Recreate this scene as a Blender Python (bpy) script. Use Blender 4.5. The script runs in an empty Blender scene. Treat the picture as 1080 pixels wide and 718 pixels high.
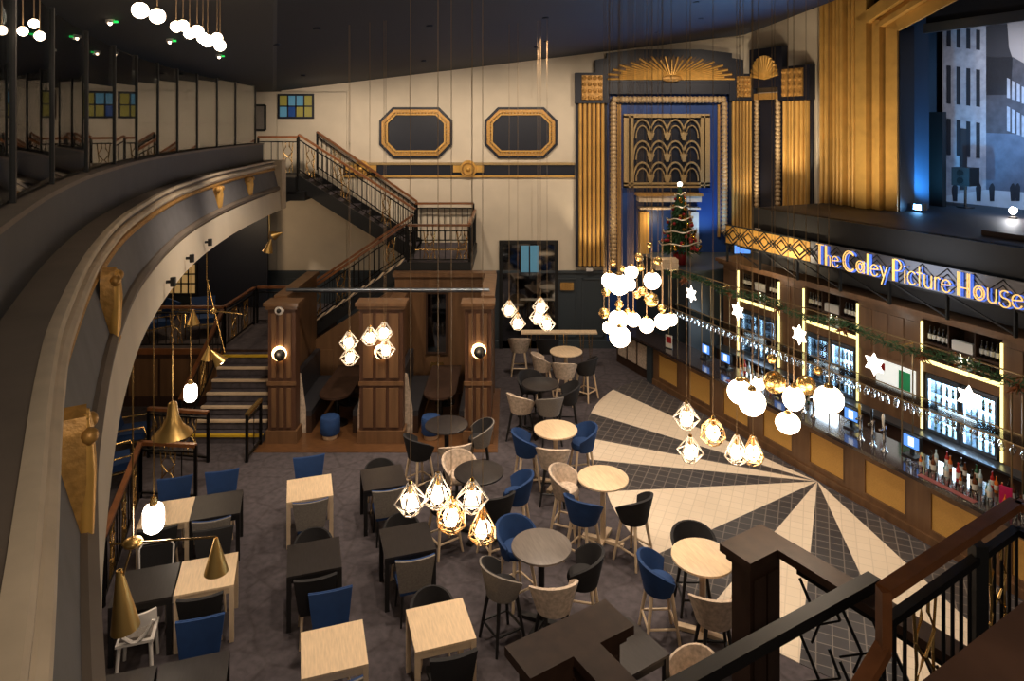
import bpy, math, random
from mathutils import Vector
random.seed(7)
R = math.radians
H, F, CX, CY = 6.8, 720.0, 540.0, 130.0          # camera height, focal length and principal point in pixels
SC = bpy.context.scene
COL = SC.collection
# ------------------------------------------------------------------ camera, world, exposure
cam_data = bpy.data.cameras.new('camera')
cam = bpy.data.objects.new('camera', cam_data); COL.objects.link(cam)
cam.location = (0, 0, H); cam.rotation_euler = (R(90), 0, 0)
cam_data.sensor_width = 36; cam_data.lens = F/1080*36
cam_data.shift_y = (CY-359)/1080; cam_data.clip_start = 0.05; cam_data.clip_end = 200
SC.camera = cam
w = bpy.data.worlds.new('world'); SC.world = w; w.use_nodes = True
w.node_tree.nodes['Background'].inputs[0].default_value = (1.0, 0.86, 0.72, 1)
w.node_tree.nodes['Background'].inputs[1].default_value = 0.12
vs = SC.view_settings
vs.view_transform = 'Standard'; vs.look = 'None'; vs.gamma = 1; vs.use_curve_mapping = False
vs.exposure = 0.12
SC.cycles.max_bounces = 6; SC.cycles.diffuse_bounces = 3; SC.cycles.glossy_bounces = 3
SC.cycles.transmission_bounces = 6; SC.cycles.transparent_max_bounces = 20
SC.cycles.caustics_reflective = False; SC.cycles.caustics_refractive = False
SC.cycles.sample_clamp_indirect = 4
WARM = (1.0, 0.72, 0.45); WARM2 = (1.0, 0.82, 0.64); BLUE = (0.10, 0.42, 1.0)
def light(name, kind, loc, energy, color=WARM, aim=None, size=0.1, angle=70, blend=0.6, parent=None):
    d = bpy.data.lights.new(name, kind); d.energy = energy; d.color = color
    if kind == 'SPOT': d.spot_size = R(angle); d.spot_blend = blend; d.shadow_soft_size = size
    elif kind == 'AREA': d.size = size
    else: d.shadow_soft_size = size
    o = bpy.data.objects.new(name, d); COL.objects.link(o); o.location = loc
    if aim is not None:
        o.rotation_euler = (Vector(aim)-Vector(loc)).to_track_quat('-Z', 'Y').to_euler()
    if parent: o.parent = parent
    return o
def ceil_z(X):
    if X < -7.04: return H+0.96
    if X < 7.04: return H+0.96+0.122*(X+7.04)
    return H+0.96+0.122*14.08+(X-7.04)*0.76
# ceiling spotlights over the hall (each gets a can fixture further down)
SPOTS = []
for X, Y, e, ang, aim in [
    (-3.0, 10.5, 560, 95, (-3.0, 9.8, 0)), (-0.4, 8.2, 560, 95, (-0.4, 8.0, 0)), (0.6, 12.3, 650, 90, (0.4, 12.0, 0)),
    (3.4, 12.6, 900, 80, (3.4, 12.4, 0)), (3.6, 9.0, 700, 85, (3.8, 9.2, 0)), (0.8, 16.0, 560, 90, (0.9, 16.2, 0)),
    (-4.0, 11.6, 620, 75, (-4.2, 14.6, 1.4)), (-1.4, 11.6, 620, 75, (-1.4, 14.6, 1.4))]:
    SPOTS.append((X, Y)); light('hall_spotlight', 'SPOT', (X, Y, ceil_z(X)-0.2), e, WARM2, aim, 0.12, ang, 0.8)
for X, e in ((-5.2, 330), (-2.2, 350), (0.6, 350), (3.6, 330), (6.0, 330)):
    SPOTS.append((X, 17.0)); light('wall_wash_spotlight', 'SPOT', (X, 17.0, ceil_z(X)-0.2), e, (1.0, 0.82, 0.64), (X, 20.7, 5.2), 0.12, 105, 0.9)

for X, Y, aim in ((4.2, 15.2, (6.2, 16.0, 1.8)), (5.4, 12.0, (7.2, 13.2, 1.8)), (6.2, 9.6, (7.4, 11.0, 1.6))):  # added fill spots that brighten the back bar and counter
    SPOTS.append((X, Y)); light('bar_fill_spot', 'SPOT', (X, Y, ceil_z(X)-0.2), 300, WARM2, aim, 0.12, 60, 0.9)
# added fill lights, unseen behind the lens, and an added blue ceiling wash
light('landing_fill', 'SPOT', (1.2, -1.2, 8.3), 300, WARM2, (-2.0, 3.5, 5.4), 0.25, 100, 0.9)
light('landing_fill', 'SPOT', (1.6, -1.0, 8.4), 270, WARM2, (2.6, 5.0, 3.0), 0.25, 90, 0.9)
light('ceiling_blue_wash', 'SPOT', (6.2, 15.8, 4.9), 1100, (0.2, 0.48, 1.0), (2.6, 14.5, 9.4), 0.2, 110, 0.9)

# ------------------------------------------------------------------ geometry helpers
def V(*a): return Vector(a)
def at_depth(x, y, Y): return V((x-CX)/F*Y, Y, H-(y-CY)/F*Y)
def at_height(x, y, z):
    Y = (H-z)*F/(y-CY); return V((x-CX)/F*Y, Y, z)
B0 = at_height(856.6, 501.4, 0)
U = V(0.40934575, -0.91237934, 0); D = V(0.91237934, 0.40934575, 0)    # along the bar (towards us), into the bar
def bar(s, d, z): return V(B0.x+U.x*s+D.x*d, B0.y+U.y*s+D.y*d, z)
BAR_ROT = math.atan2(U.y, U.x)
def on_bar(x, y, d):                       # pixel direction met with the upright plane d behind the bar front -> (s, z)
    r = V((x-CX)/F, 1, -(y-CY)/F); c = V(0, 0, H)-B0
    t = (d-c.dot(D))/r.dot(D); p = V(0, 0, H)+r*t
    return (p-B0).dot(U), p.z
class MB:
    def __init__(s): s.v = []; s.f = []
    def add(s, vs, fs):
        n = len(s.v); s.v += [tuple(p) for p in vs]; s.f += [tuple(i+n for i in f) for f in fs]; return s
    def frame_box(s, o, a, b, c):          # corner o, edge vectors a, b, c
        o = Vector(o); p = [o, o+a, o+a+b, o+b]; p += [q+c for q in p]
        fs = [(0,3,2,1),(4,5,6,7),(0,1,5,4),(1,2,6,5),(2,3,7,6),(3,0,4,7)]
        if a.cross(b).dot(c) < 0: fs = [f[::-1] for f in fs]
        return s.add(p, fs)
    def box(s, x0, x1, y0, y1, z0, z1): return s.frame_box((x0,y0,z0), V(x1-x0,0,0), V(0,y1-y0,0), V(0,0,z1-z0))
    def bbox(s, s0, s1, d0, d1, z0, z1): return s.frame_box(bar(s0,d0,z0), U*(s1-s0), D*(d1-d0), V(0,0,z1-z0))
    def beam(s, p, q, w, h, up=V(0,0,1)):
        p, q = Vector(p), Vector(q); t = (q-p).normalized(); a = t.cross(up)
        if a.length < 1e-4: a = t.cross(V(1,0,0))
        a.normalize(); b = a.cross(t).normalized()
        return s.frame_box(p-a*w/2-b*h/2, a*w, b*h, q-p)
    def cyl(s, p, q, r, r2=None, n=10, cap=True):
        p, q = Vector(p), Vector(q); r2 = r if r2 is None else r2
        t = (q-p).normalized(); a = t.orthogonal().normalized(); b = t.cross(a)
        vs = []
        for c, rr in ((p, r), (q, r2)):
            vs += [c+(a*math.cos(2*math.pi*i/n)+b*math.sin(2*math.pi*i/n))*rr for i in range(n)]
        fs = [(i, (i+1)%n, n+(i+1)%n, n+i) for i in range(n)]
        if cap: fs += [tuple(range(n))[::-1], tuple(range(n, 2*n))]
        return s.add(vs, fs)
    def lathe(s, prof, n=16, c=(0,0,0), sx=1, sy=1):
        c = Vector(c); vs = []; m = len(prof)
        for r, z in prof:
            vs += [c+V(r*math.cos(2*math.pi*i/n)*sx, r*math.sin(2*math.pi*i/n)*sy, z) for i in range(n)]
        fs = [(k*n+i, k*n+(i+1)%n, (k+1)*n+(i+1)%n, (k+1)*n+i) for k in range(m-1) for i in range(n)]
        fs += [tuple(range(n))[::-1], tuple(range((m-1)*n, m*n))]
        return s.add(vs, fs)
    def ball(s, c, r, n=12, m=8, sx=1, sy=1, sz=1):
        return s.lathe([(max(1e-4, r*math.sin(math.pi*k/m)), -r*sz*math.cos(math.pi*k/m)) for k in range(m+1)], n, c, sx, sy)
    def tube(s, pts, r, n=6, closed=False):
        pts = [Vector(p) for p in pts]; vs = []; m = len(pts); ref = V(0,0,1)
        for i, p in enumerate(pts):
            t = (pts[(i+1)%m]-pts[i-1]) if closed else (pts[min(i+1,m-1)]-pts[max(i-1,0)])
            t.normalize(); a = t.cross(ref)
            if a.length < 0.05: a = t.cross(V(0.3,1,0))
            a.normalize(); b = t.cross(a)
            vs += [p+(a*math.cos(2*math.pi*k/n)+b*math.sin(2*math.pi*k/n))*r for k in range(n)]
        e = m if closed else m-1
        fs = [(i*n+k, i*n+(k+1)%n, ((i+1)%m)*n+(k+1)%n, ((i+1)%m)*n+k) for i in range(e) for k in range(n)]
        if not closed: fs += [tuple(range(n))[::-1], tuple(range((m-1)*n, m*n))]
        return s.add(vs, fs)
    def prism(s, poly, vec):               # polygon of 3-D points pushed along vec
        poly = [Vector(p) for p in poly]; n = len(poly); vec = Vector(vec)
        nrm = V(0,0,0)
        for i in range(n): nrm += (poly[i]-poly[0]).cross(poly[(i+1)%n]-poly[0])
        if nrm.dot(vec) < 0: poly = poly[::-1]
        fs = [tuple(range(n))[::-1], tuple(range(n, 2*n))]+[(i, (i+1)%n, n+(i+1)%n, n+i) for i in range(n)]
        return s.add(poly+[p+vec for p in poly], fs)
    def grid(s, rows, closed=False):
        m, n = len(rows), len(rows[0]); e = n if closed else n-1
        return s.add([p for r in rows for p in r], [(j*n+i, j*n+(i+1)%n, (j+1)*n+(i+1)%n, (j+1)*n+i) for j in range(m-1) for i in range(e)])
    def slab(s, fn, nu, nv, th):           # curved sheet with thickness, fn(u,v) -> point
        P = [[Vector(fn(i/nu, j/nv)) for i in range(nu+1)] for j in range(nv+1)]
        def nrm(i, j):
            a = P[j][min(i+1,nu)]-P[j][max(i-1,0)]; b = P[min(j+1,nv)][i]-P[max(j-1,0)][i]
            return a.cross(b).normalized()
        n1 = (nu+1)*(nv+1)
        A = [P[j][i]+nrm(i,j)*th/2 for j in range(nv+1) for i in range(nu+1)]
        B = [P[j][i]-nrm(i,j)*th/2 for j in range(nv+1) for i in range(nu+1)]
        idx = lambda i, j: j*(nu+1)+i
        fs = []
        for j in range(nv):
            for i in range(nu):
                q = (idx(i,j), idx(i+1,j), idx(i+1,j+1), idx(i,j+1)); fs += [q, tuple(k+n1 for k in q[::-1])]
        rim = [idx(i,0) for i in range(nu+1)]+[idx(nu,j) for j in range(1,nv+1)]+[idx(i,nv) for i in range(nu-1,-1,-1)]+[idx(0,j) for j in range(nv-1,0,-1)]
        for k in range(len(rim)):
            a, b = rim[k], rim[(k+1)%len(rim)]; fs.append((b, a, a+n1, b+n1))
        return s.add(A+B, fs)
    def build(s, name, mat, parent=None, smooth=None, loc=None):
        me = bpy.data.meshes.new(name); me.from_pydata(s.v, [], s.f); me.update()
        if smooth:
            me.polygons.foreach_set('use_smooth', [True]*len(me.polygons)); me.set_sharp_from_angle(angle=R(smooth))
        me.materials.append(mat)
        o = bpy.data.objects.new(name, me); COL.objects.link(o)
        if parent is not None: o.parent = parent
        if loc is not None: o.location = loc
        return o
def tag(o, label, cat, group=None):
    o['label'] = label; o['category'] = cat
    if group: o['group'] = group
    return o
def struct(o): o['kind'] = 'structure'; return o
def thing(name, label, cat, loc=(0,0,0), rz=0, group=None):
    o = bpy.data.objects.new(name, None); COL.objects.link(o); o.location = loc; o.rotation_euler = (0,0,rz); o.empty_display_size = 0.1
    return tag(o, label, cat, group)
def copy_tree(o, parent=None):
    c = o.copy(); COL.objects.link(c)
    if parent is not None: c.parent = parent
    for ch in KIDS.get(o.name, ()): copy_tree(ch, c)
    return c
KIDS = {}
def learn(root):                            # remember the children of a prototype before it is copied
    allo = [o for o in COL.objects if o.parent is not None]
    todo = [root]
    while todo:
        r = todo.pop(); KIDS[r.name] = [o for o in allo if o.parent == r]; todo += KIDS[r.name]
class Kind:                                 # a prototype placed many times
    def __init__(s, maker): s.maker = maker; s.first = None; s.n = 0
    def put(s, loc, rz, label, cat, group=None, scale=None):
        if s.first is None:
            s.first = s.maker(); o = s.first; learn(o)
        else: o = copy_tree(s.first)
        o.location = loc; o.rotation_euler = (0,0,rz)
        if scale: o.scale = scale
        tag(o, label, cat)
        if group: o['group'] = group
        elif 'group' in o: del o['group']
        return o
# ------------------------------------------------------------------ materials
def srgb(r, g, b):
    f = lambda c: (c/255/12.92) if c <= 10.3 else ((c/255+0.055)/1.055)**2.4
    return (f(r), f(g), f(b), 1)
def mat(name, col, rough=0.5, metal=0.0, var=0.0, scale=8.0, stretch=(1,1,1), bump=0.0, emit=None, strength=0, coat=0, sheen=0, spec=0.5):
    m = bpy.data.materials.new(name); m.use_nodes = True; nt = m.node_tree; b = nt.nodes['Principled BSDF']
    c = srgb(*col); b.inputs['Base Color'].default_value = c
    b.inputs['Roughness'].default_value = rough; b.inputs['Metallic'].default_value = metal
    b.inputs['Specular IOR Level'].default_value = spec
    if coat: b.inputs['Coat Weight'].default_value = coat; b.inputs['Coat Roughness'].default_value = 0.15
    if sheen: b.inputs['Sheen Weight'].default_value = sheen; b.inputs['Sheen Tint'].default_value = c
    if emit: b.inputs['Emission Color'].default_value = srgb(*emit); b.inputs['Emission Strength'].default_value = strength
    if var or bump:
        tc = nt.nodes.new('ShaderNodeTexCoord'); mp = nt.nodes.new('ShaderNodeMapping'); mp.inputs['Scale'].default_value = stretch
        no = nt.nodes.new('ShaderNodeTexNoise'); no.inputs['Scale'].default_value = scale; no.inputs['Detail'].default_value = 6
        nt.links.new(tc.outputs['Object'], mp.inputs[0]); nt.links.new(mp.outputs[0], no.inputs['Vector'])
        if var:
            rp = nt.nodes.new('ShaderNodeValToRGB'); rp.color_ramp.elements[0].position = 0.3; rp.color_ramp.elements[1].position = 0.7
            rp.color_ramp.elements[0].color = tuple(x*(1-var) for x in c[:3])+(1,); rp.color_ramp.elements[1].color = tuple(min(1,x*(1+var)) for x in c[:3])+(1,)
            nt.links.new(no.outputs['Fac'], rp.inputs[0]); nt.links.new(rp.outputs[0], b.inputs['Base Color'])
        if bump:
            bp = nt.nodes.new('ShaderNodeBump'); bp.inputs['Strength'].default_value = bump; bp.inputs['Distance'].default_value = 0.02
            nt.links.new(no.outputs['Fac'], bp.inputs['Height']); nt.links.new(bp.outputs[0], b.inputs['Normal'])
    return m
def glass_mat(name, tint=(0.9,0.95,0.95), low=0.04, high=0.9, rough=0.0):
    m = bpy.data.materials.new(name); m.use_nodes = True; nt = m.node_tree; nt.nodes.clear()
    out = nt.nodes.new('ShaderNodeOutputMaterial'); mx = nt.nodes.new('ShaderNodeMixShader')
    tr = nt.nodes.new('ShaderNodeBsdfTransparent'); tr.inputs[0].default_value = (*tint, 1)
    gl = nt.nodes.new('ShaderNodeBsdfGlossy'); gl.inputs['Roughness'].default_value = rough
    fr = nt.nodes.new('ShaderNodeFresnel'); fr.inputs[0].default_value = 1.45
    mr = nt.nodes.new('ShaderNodeMapRange'); mr.inputs[3].default_value = low; mr.inputs[4].default_value = high
    nt.links.new(fr.outputs[0], mr.inputs[0]); nt.links.new(mr.outputs[0], mx.inputs[0])
    nt.links.new(tr.outputs[0], mx.inputs[1]); nt.links.new(gl.outputs[0], mx.inputs[2]); nt.links.new(mx.outputs[0], out.inputs[0])
    return m
def tile_mat(name, c1, c2, mortar, size, rot, rough):
    m = mat(name, c1, rough); nt = m.node_tree; b = nt.nodes['Principled BSDF']
    tc = nt.nodes.new('ShaderNodeTexCoord'); mp = nt.nodes.new('ShaderNodeMapping'); mp.inputs['Rotation'].default_value = (0,0,rot)
    br = nt.nodes.new('ShaderNodeTexBrick'); br.offset = 0; br.inputs['Color1'].default_value = srgb(*c1); br.inputs['Color2'].default_value = srgb(*c2)
    br.inputs['Mortar'].default_value = srgb(*mortar); br.inputs['Scale'].default_value = 1; br.inputs['Brick Width'].default_value = size
    br.inputs['Row Height'].default_value = size; br.inputs['Mortar Size'].default_value = size*0.045; br.inputs['Mortar Smooth'].default_value = 0.2
    nt.links.new(tc.outputs['Object'], mp.inputs[0]); nt.links.new(mp.outputs[0], br.inputs['Vector']); nt.links.new(br.outputs['Color'], b.inputs['Base Color'])
    bp = nt.nodes.new('ShaderNodeBump'); bp.inputs['Strength'].default_value = 0.3; bp.inputs['Distance'].default_value = 0.004; bp.invert = True
    nt.links.new(br.outputs['Fac'], bp.inputs['Height']); nt.links.new(bp.outputs[0], b.inputs['Normal'])
    return m
def carpet_mat():
    m = mat('carpet', (72,66,68), 0.95, spec=0.1); nt = m.node_tree; b = nt.nodes['Principled BSDF']
    tc = nt.nodes.new('ShaderNodeTexCoord'); mp = nt.nodes.new('ShaderNodeMapping'); mp.inputs['Rotation'].default_value = (0,0,R(20))
    vo = nt.nodes.new('ShaderNodeTexVoronoi'); vo.feature = 'DISTANCE_TO_EDGE'; vo.inputs['Scale'].default_value = 1.7
    no = nt.nodes.new('ShaderNodeTexNoise'); no.inputs['Scale'].default_value = 9; no.inputs['Detail'].default_value = 8
    r1 = nt.nodes.new('ShaderNodeValToRGB'); r1.color_ramp.elements[0].position = 0.0; r1.color_ramp.elements[1].position = 0.06
    r1.color_ramp.elements[0].color = srgb(80,74,76); r1.color_ramp.elements[1].color = srgb(88,82,85)
    r2 = nt.nodes.new('ShaderNodeValToRGB'); r2.color_ramp.elements[0].position = 0.3; r2.color_ramp.elements[1].position = 0.75
    r2.color_ramp.elements[0].color = (0.7,0.7,0.7,1); r2.color_ramp.elements[1].color = (1.12,1.1,1.1,1)
    mx = nt.nodes.new('ShaderNodeMix'); mx.data_type = 'RGBA'; mx.blend_type = 'MULTIPLY'; mx.inputs[0].default_value = 1
    nt.links.new(tc.outputs['Object'], mp.inputs[0]); nt.links.new(mp.outputs[0], vo.inputs['Vector']); nt.links.new(mp.outputs[0], no.inputs['Vector'])
    nt.links.new(vo.outputs['Distance'], r1.inputs[0]); nt.links.new(no.outputs['Fac'], r2.inputs[0])
    nt.links.new(r1.outputs[0], mx.inputs[6]); nt.links.new(r2.outputs[0], mx.inputs[7]); nt.links.new(mx.outputs[2], b.inputs['Base Color'])
    return m
M = dict(
    carpet=carpet_mat(),
    tile_dark=tile_mat('dark_tiles', (62,60,62), (72,69,70), (122,114,107), 0.2, R(24), 0.35),
    tile_cream=tile_mat('cream_tiles', (228,210,186), (232,214,190), (216,199,176), 0.2, R(24), 0.4),
    cream=mat('cream_paint', (214,200,178), 0.75, var=0.05, scale=2), cream_trim=mat('cream_moulding', (208,190,164), 0.55, var=0.12, scale=5),
    ceiling=mat('ceiling_navy', (17,24,38), 0.7), ceiling2=mat('ceiling_taupe', (60,58,55), 0.8),
    dado=mat('dado_slate', (52,60,66), 0.5), dado2=mat('dado_slate_moulding', (58,66,72), 0.45),
    navy=mat('navy_paint', (13,19,35), 0.5), blue_wall=mat('royal_blue_paint', (22,58,120), 0.5), black=mat('black_paint', (14,14,15), 0.5), iron=mat('wrought_iron', (22,20,20), 0.45, 0.6),
    gold=mat('gilding', (220,170,88), 0.4, 0.4, var=0.15, scale=6), gold_dark=mat('antique_gilding', (188,142,76), 0.45, 0.35, var=0.25, scale=25, bump=0.3),
    gold_matt=mat('ochre_gold_paint', (208,162,86), 0.45, 0.15, var=0.12, scale=3), brass=mat('brass', (206,168,104), 0.25, 0.9), brass_dull=mat('aged_brass', (140,118,84), 0.4, 0.7), khaki=mat('khaki_gilding', (168,142,98), 0.5, 0.25, var=0.15, scale=20), rope=mat('rope_plaster', (186,158,118), 0.5, 0.2, var=0.3, scale=30, bump=0.5),
    wood=mat('walnut_panelling', (108,78,52), 0.42, var=0.25, scale=7, stretch=(1,1,0.1), coat=0.2), wood_dark=mat('dark_walnut', (58,40,30), 0.5, var=0.25, scale=7, stretch=(1,1,0.1), spec=0.3),
    wood_rail=mat('mahogany_rail', (124,76,42), 0.35, var=0.2, scale=6, coat=0.3), oak=mat('pale_oak', (226,198,162), 0.45, var=0.12, scale=8, stretch=(6,0.7,1)),
    oak_leg=mat('pale_ash', (216,190,158), 0.5, var=0.08, scale=6), black_top=mat('black_stained_oak', (42,38,38), 0.4, var=0.25, scale=8, stretch=(6,0.7,1)), grey_top=mat('grey_stained_top', (112,104,98), 0.4, var=0.15, scale=8, stretch=(6,0.7,1)),
    black_leg=mat('black_stained_leg', (24,22,22), 0.5), blue=mat('blue_velvet', (22,55,102), 0.8, sheen=0.5, var=0.15, scale=6), dark=mat('black_velvet', (26,24,26), 0.8, sheen=0.3, var=0.2, scale=6),
    grey=mat('grey_weave', (128,120,112), 0.9, var=0.15, scale=40, bump=0.2), beige=mat('mottled_beige_fabric', (196,176,156), 0.9, var=0.28, scale=18, bump=0.2), leather=mat('charcoal_leather', (46,46,50), 0.4, var=0.1),
    white_wood=mat('white_lacquer', (222,214,206), 0.4), parapet=mat('parapet_slate', (70,72,76), 0.6, var=0.08, scale=3), face=mat('balcony_face_grey', (108,107,109), 0.7, var=0.1, scale=4), cord=mat('pendant_cord', (150,124,92), 0.5, 0.4), ledge=mat('ledge_taupe', (112,100,89), 0.6, var=0.12, scale=3),
    glass=glass_mat('clear_glass', (0.86,0.9,0.9), 0.1, 0.95), mirror=mat('dark_mirror', (120,125,130), 0.05, 1.0), stemware=glass_mat('stemware_glass', (0.94,0.96,0.97), 0.3, 1.0, 0.1),
    globe=mat('lit_globe', (255,240,220), 0.4, emit=(255,226,190), strength=14), bulb=mat('lit_bulb', (255,240,220), 0.4, emit=(255,224,186), strength=13), star=mat('lit_star', (255,245,230), 0.5, emit=(255,240,222), strength=9),
    lantern=mat('lit_lantern', (255,245,230), 0.5, emit=(255,238,215), strength=14), led=mat('led_strip', (240,230,170), 0.5, emit=(250,232,150), strength=1.9), ring=mat('lit_ring', (255,230,190), 0.5, emit=(255,205,140), strength=8),
    fridge_light=mat('fridge_back_lit', (220,240,255), 0.5, emit=(170,215,255), strength=20), screen=mat('till_screen', (60,110,190), 0.3, emit=(100,160,255), strength=0.9), screen_white=mat('till_page', (230,235,245), 0.3, emit=(215,230,255), strength=1.4),
    sign_back=mat('sign_silver', (120,122,130), 0.3, 0.8), sign_letter=mat('lit_letter', (235,190,105), 0.4, emit=(255,200,112), strength=0.95), sign_shadow=mat('letter_shadow', (90,130,220), 0.4, emit=(70,120,255), strength=0.6),
    counter=mat('polished_counter', (48,40,40), 0.12, var=0.3, scale=14, coat=0.5), parquet=mat('parquet', (98,66,40), 0.35, var=0.35, scale=6, stretch=(1,6,1), coat=0.2), chrome=mat('chrome', (205,208,212), 0.12, 1.0), steel=mat('brushed_steel', (120,126,134), 0.3, 0.9),
    panel_gold=mat('bar_gold_panel', (206,160,84), 0.45, 0.1, var=0.08, scale=60), needle=mat('fir_needles', (44,78,44), 0.8, var=0.4, scale=20), red=mat('red_paint', (150,20,24), 0.5), tinsel=mat('tinsel', (225,215,190), 0.3, 0.5), bauble=mat('gold_bauble', (210,160,70), 0.15, 1.0),
    yellow=mat('safety_yellow', (205,165,40), 0.5), stage=mat('stage_floor', (40,40,44), 0.6, var=0.15, scale=3), stage_black=mat('stage_fascia_black', (20,19,19), 0.55, var=0.2, scale=2), stage_blue=mat('stage_wall_blue', (40,66,92), 0.6),
    pane_blue=mat('pane_blue', (90,140,165), 0.2, emit=(90,150,180), strength=0.22), pane_yellow=mat('pane_yellow', (150,140,70), 0.2, emit=(150,140,60), strength=0.18), pane_dark=mat('pane_navy', (30,60,110), 0.2, emit=(30,60,110), strength=0.4), pane_warm=mat('pane_warm', (190,160,110), 0.2, emit=(200,160,100), strength=0.35),
    bottle_dark=mat('bottle_dark', (22,16,14), 0.15), bottle_green=mat('bottle_green', (30,90,50), 0.12), bottle_brown=mat('bottle_brown', (92,48,18), 0.12), bottle_clear=mat('bottle_pale', (190,215,225), 0.1), bottle_red=mat('bottle_red', (176,40,36), 0.15), bottle_orange=mat('bottle_orange', (214,110,40), 0.15), paper=mat('paper_label', (226,220,208), 0.7),
    pink=mat('magenta_plastic', (190,30,90), 0.4), mat_red=mat('bar_mat', (130,70,66), 0.8), sky=mat('print_sky', (150,142,140), 0.8), p_light=mat('print_pale_stone', (150,150,158), 0.8, var=0.2, scale=6), p_dark=mat('print_dark_stone', (66,64,70), 0.8, var=0.25, scale=5), p_black=mat('print_window', (32,34,42), 0.8), p_road=mat('print_road', (176,182,190), 0.8, var=0.1, scale=3), p_mid=mat('print_shade', (84,92,108), 0.8, var=0.2, scale=4), p_roof=mat('print_roof', (44,42,46), 0.8))
# ================================================================== THE SETTING
WY = 20.7                                                     # the far side wall
fl = struct(MB().box(-16, 16, -3, 24, -0.1, 0).build('floor', M['carpet']))
# sunray tiling fanned out from the bar
CEN = at_height(862, 508, 0)
RAD = [(114.2,5.7),(126,5.5),(142,5.0),(157,4.55),(169,4.3),(185,4.06),(212,4.2),(230,4.6),(250,5.0),(294.2,5.7)]
def fan_r(a):
    for (a0,r0),(a1,r1) in zip(RAD, RAD[1:]):
        if a <= a1: return r0+(r1-r0)*(a-a0)/(a1-a0)
    return RAD[-1][1]
edges = [114.2,125.7,142.2,156.6,168.7,185,212,228.2,243.5,258.5,277,294.2]
for k in range(len(edges)-1):
    a0, a1 = edges[k], edges[k+1]; n = 6
    pts = [V(CEN.x, CEN.y, 0)]+[V(CEN.x+math.cos(R(a))*fan_r(a), CEN.y+math.sin(R(a))*fan_r(a), 0) for a in [a0+(a1-a0)*i/n for i in range(n+1)]]
    MB().prism(pts, V(0,0,0.008)).build('tile_ray', M['tile_cream' if k % 2 else 'tile_dark'], fl)
# far side wall: core, cream boarding, dado
DADO = 2.28
wb = struct(MB().box(-16, 9.2, WY, WY+0.3, 0, H+0.96).box(-7.0, 9.2, WY, WY+0.3, H+0.9, H+4.2).build('wall_back', M['cream']))
seams = [-15.9,-13.6,-11.3,-9.2,-7.12,-5.0,-3.1,-1.22,0.6,1.86]
for a, b in zip(seams, seams[1:]):
    MB().box(a+0.008, b-0.008, WY-0.03, WY, DADO+0.06, min(ceil_z(a), ceil_z(b))-0.02).build('wall_board', M['cream'], wb)
MB().box(1.0, 7.3, WY-0.02, WY, DADO+0.06, H+2.6).build('wall_board', M['cream'], wb)
MB().box(-16, 9, WY-0.05, WY, 0, DADO).build('dado', M['dado'], wb)
MB().box(-16, 9, WY-0.09, WY, DADO, DADO+0.07).build('dado_rail', M['dado2'], wb)
MB().box(-16, 9, WY-0.08, WY, 0, 0.22).build('skirting', M['dado2'], wb)
for k in range(12):
    x0 = -6.9+k*0.82
    m = MB()
    for a, b, c, d in ((x0,x0+0.66,0.34,0.38),(x0,x0+0.66,2.08,2.12),(x0,x0+0.04,0.34,2.12),(x0+0.62,x0+0.66,0.34,2.12)): m.box(a,b,WY-0.075,WY-0.04,c,d)
    m.build('dado_panel_moulding', M['dado2'], wb)
wl = struct(MB().box(-13.3, -13, -3, WY, 0, H+0.96).build('wall_left', M['cream']))
MB().box(-13, -12.95, -3, WY, H-0.9, H-0.1).build('dark_band', M['navy'], wl)
# ceiling: hall slope, balcony part
m = MB(); prof = [(7.04, ceil_z(7.04)), (9.5, ceil_z(9.5)), (16, ceil_z(9.6)), (16, ceil_z(9.6)+0.2), (9.4, ceil_z(9.5)+0.2), (6.9, ceil_z(7.04)+0.25)]
m.prism([V(x,-3,z) for x, z in prof], V(0,24,0))
a, b = V(1.05,-3,0), V(-7.245,WY+0.3,0)
m.prism([V(p.x,p.y,ceil_z(p.x)) for p in (a, V(7.04,-3,0), V(7.04,WY+.3,0), b)], V(0,0,0.25))
ce = struct(m.build('ceiling', M['ceiling']))
m = MB(); m.prism([V(p.x,p.y,ceil_z(p.x)) for p in (a, b, V(-7.04,WY+.3,0), V(-7.04,-3,0))][:2]+[V(-7.04,20.1,ceil_z(-7.04)), V(-7.04,-3,ceil_z(-7.04))], V(0,0,0.25))
m.box(-16,-7.04,-3,WY+0.3,H+0.96,H+1.2)
MBc = m.build('ceiling_balcony', M['ceiling2']); struct(MBc); MBc.name = 'ceiling_balcony'
# ------------------------------------------------------------------ proscenium wall (parallel to the bar)
PD = 4.45
m = MB().bbox(-6.08, -1.46, PD, PD+0.4, 0, 12).bbox(-1.46, 12, PD, PD+0.4, H+3.6, 12)
wp = struct(m.build('wall_proscenium', M['cream']))
# ------------------------------------------------------------------ balcony front sweeping round on the left
CP = [(-0.1,-0.5),(-0.4,0.35),(-0.86,1.163),(-1.73,2.53),(-2.28,3.47),(-3.2,5.26),(-4.09,7.35),(-5.0,10.2),(-5.59,13.15),(-5.87,15.9),(-5.94,17.0),(-5.96,18)]
def catmull(p0,p1,p2,p3,t): return tuple(0.5*(2*b+(c-a)*t+(2*a-5*b+4*c-d)*t*t+(3*b-a-3*c+d)*t**3) for a,b,c,d in zip(p0,p1,p2,p3))
CURVE = []
for i in range(1, len(CP)-2):
    CURVE += [catmull(CP[i-1],CP[i],CP[i+1],CP[i+2],k/8) for k in range(8)]
CURVE.append(CP[-2])
def offs(i, o):
    a, b = CURVE[max(i-1,0)], CURVE[min(i+1,len(CURVE)-1)]; t = V(b[0]-a[0], b[1]-a[1], 0).normalized()
    return V(CURVE[i][0]+t.y*o, CURVE[i][1]-t.x*o, 0)
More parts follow.
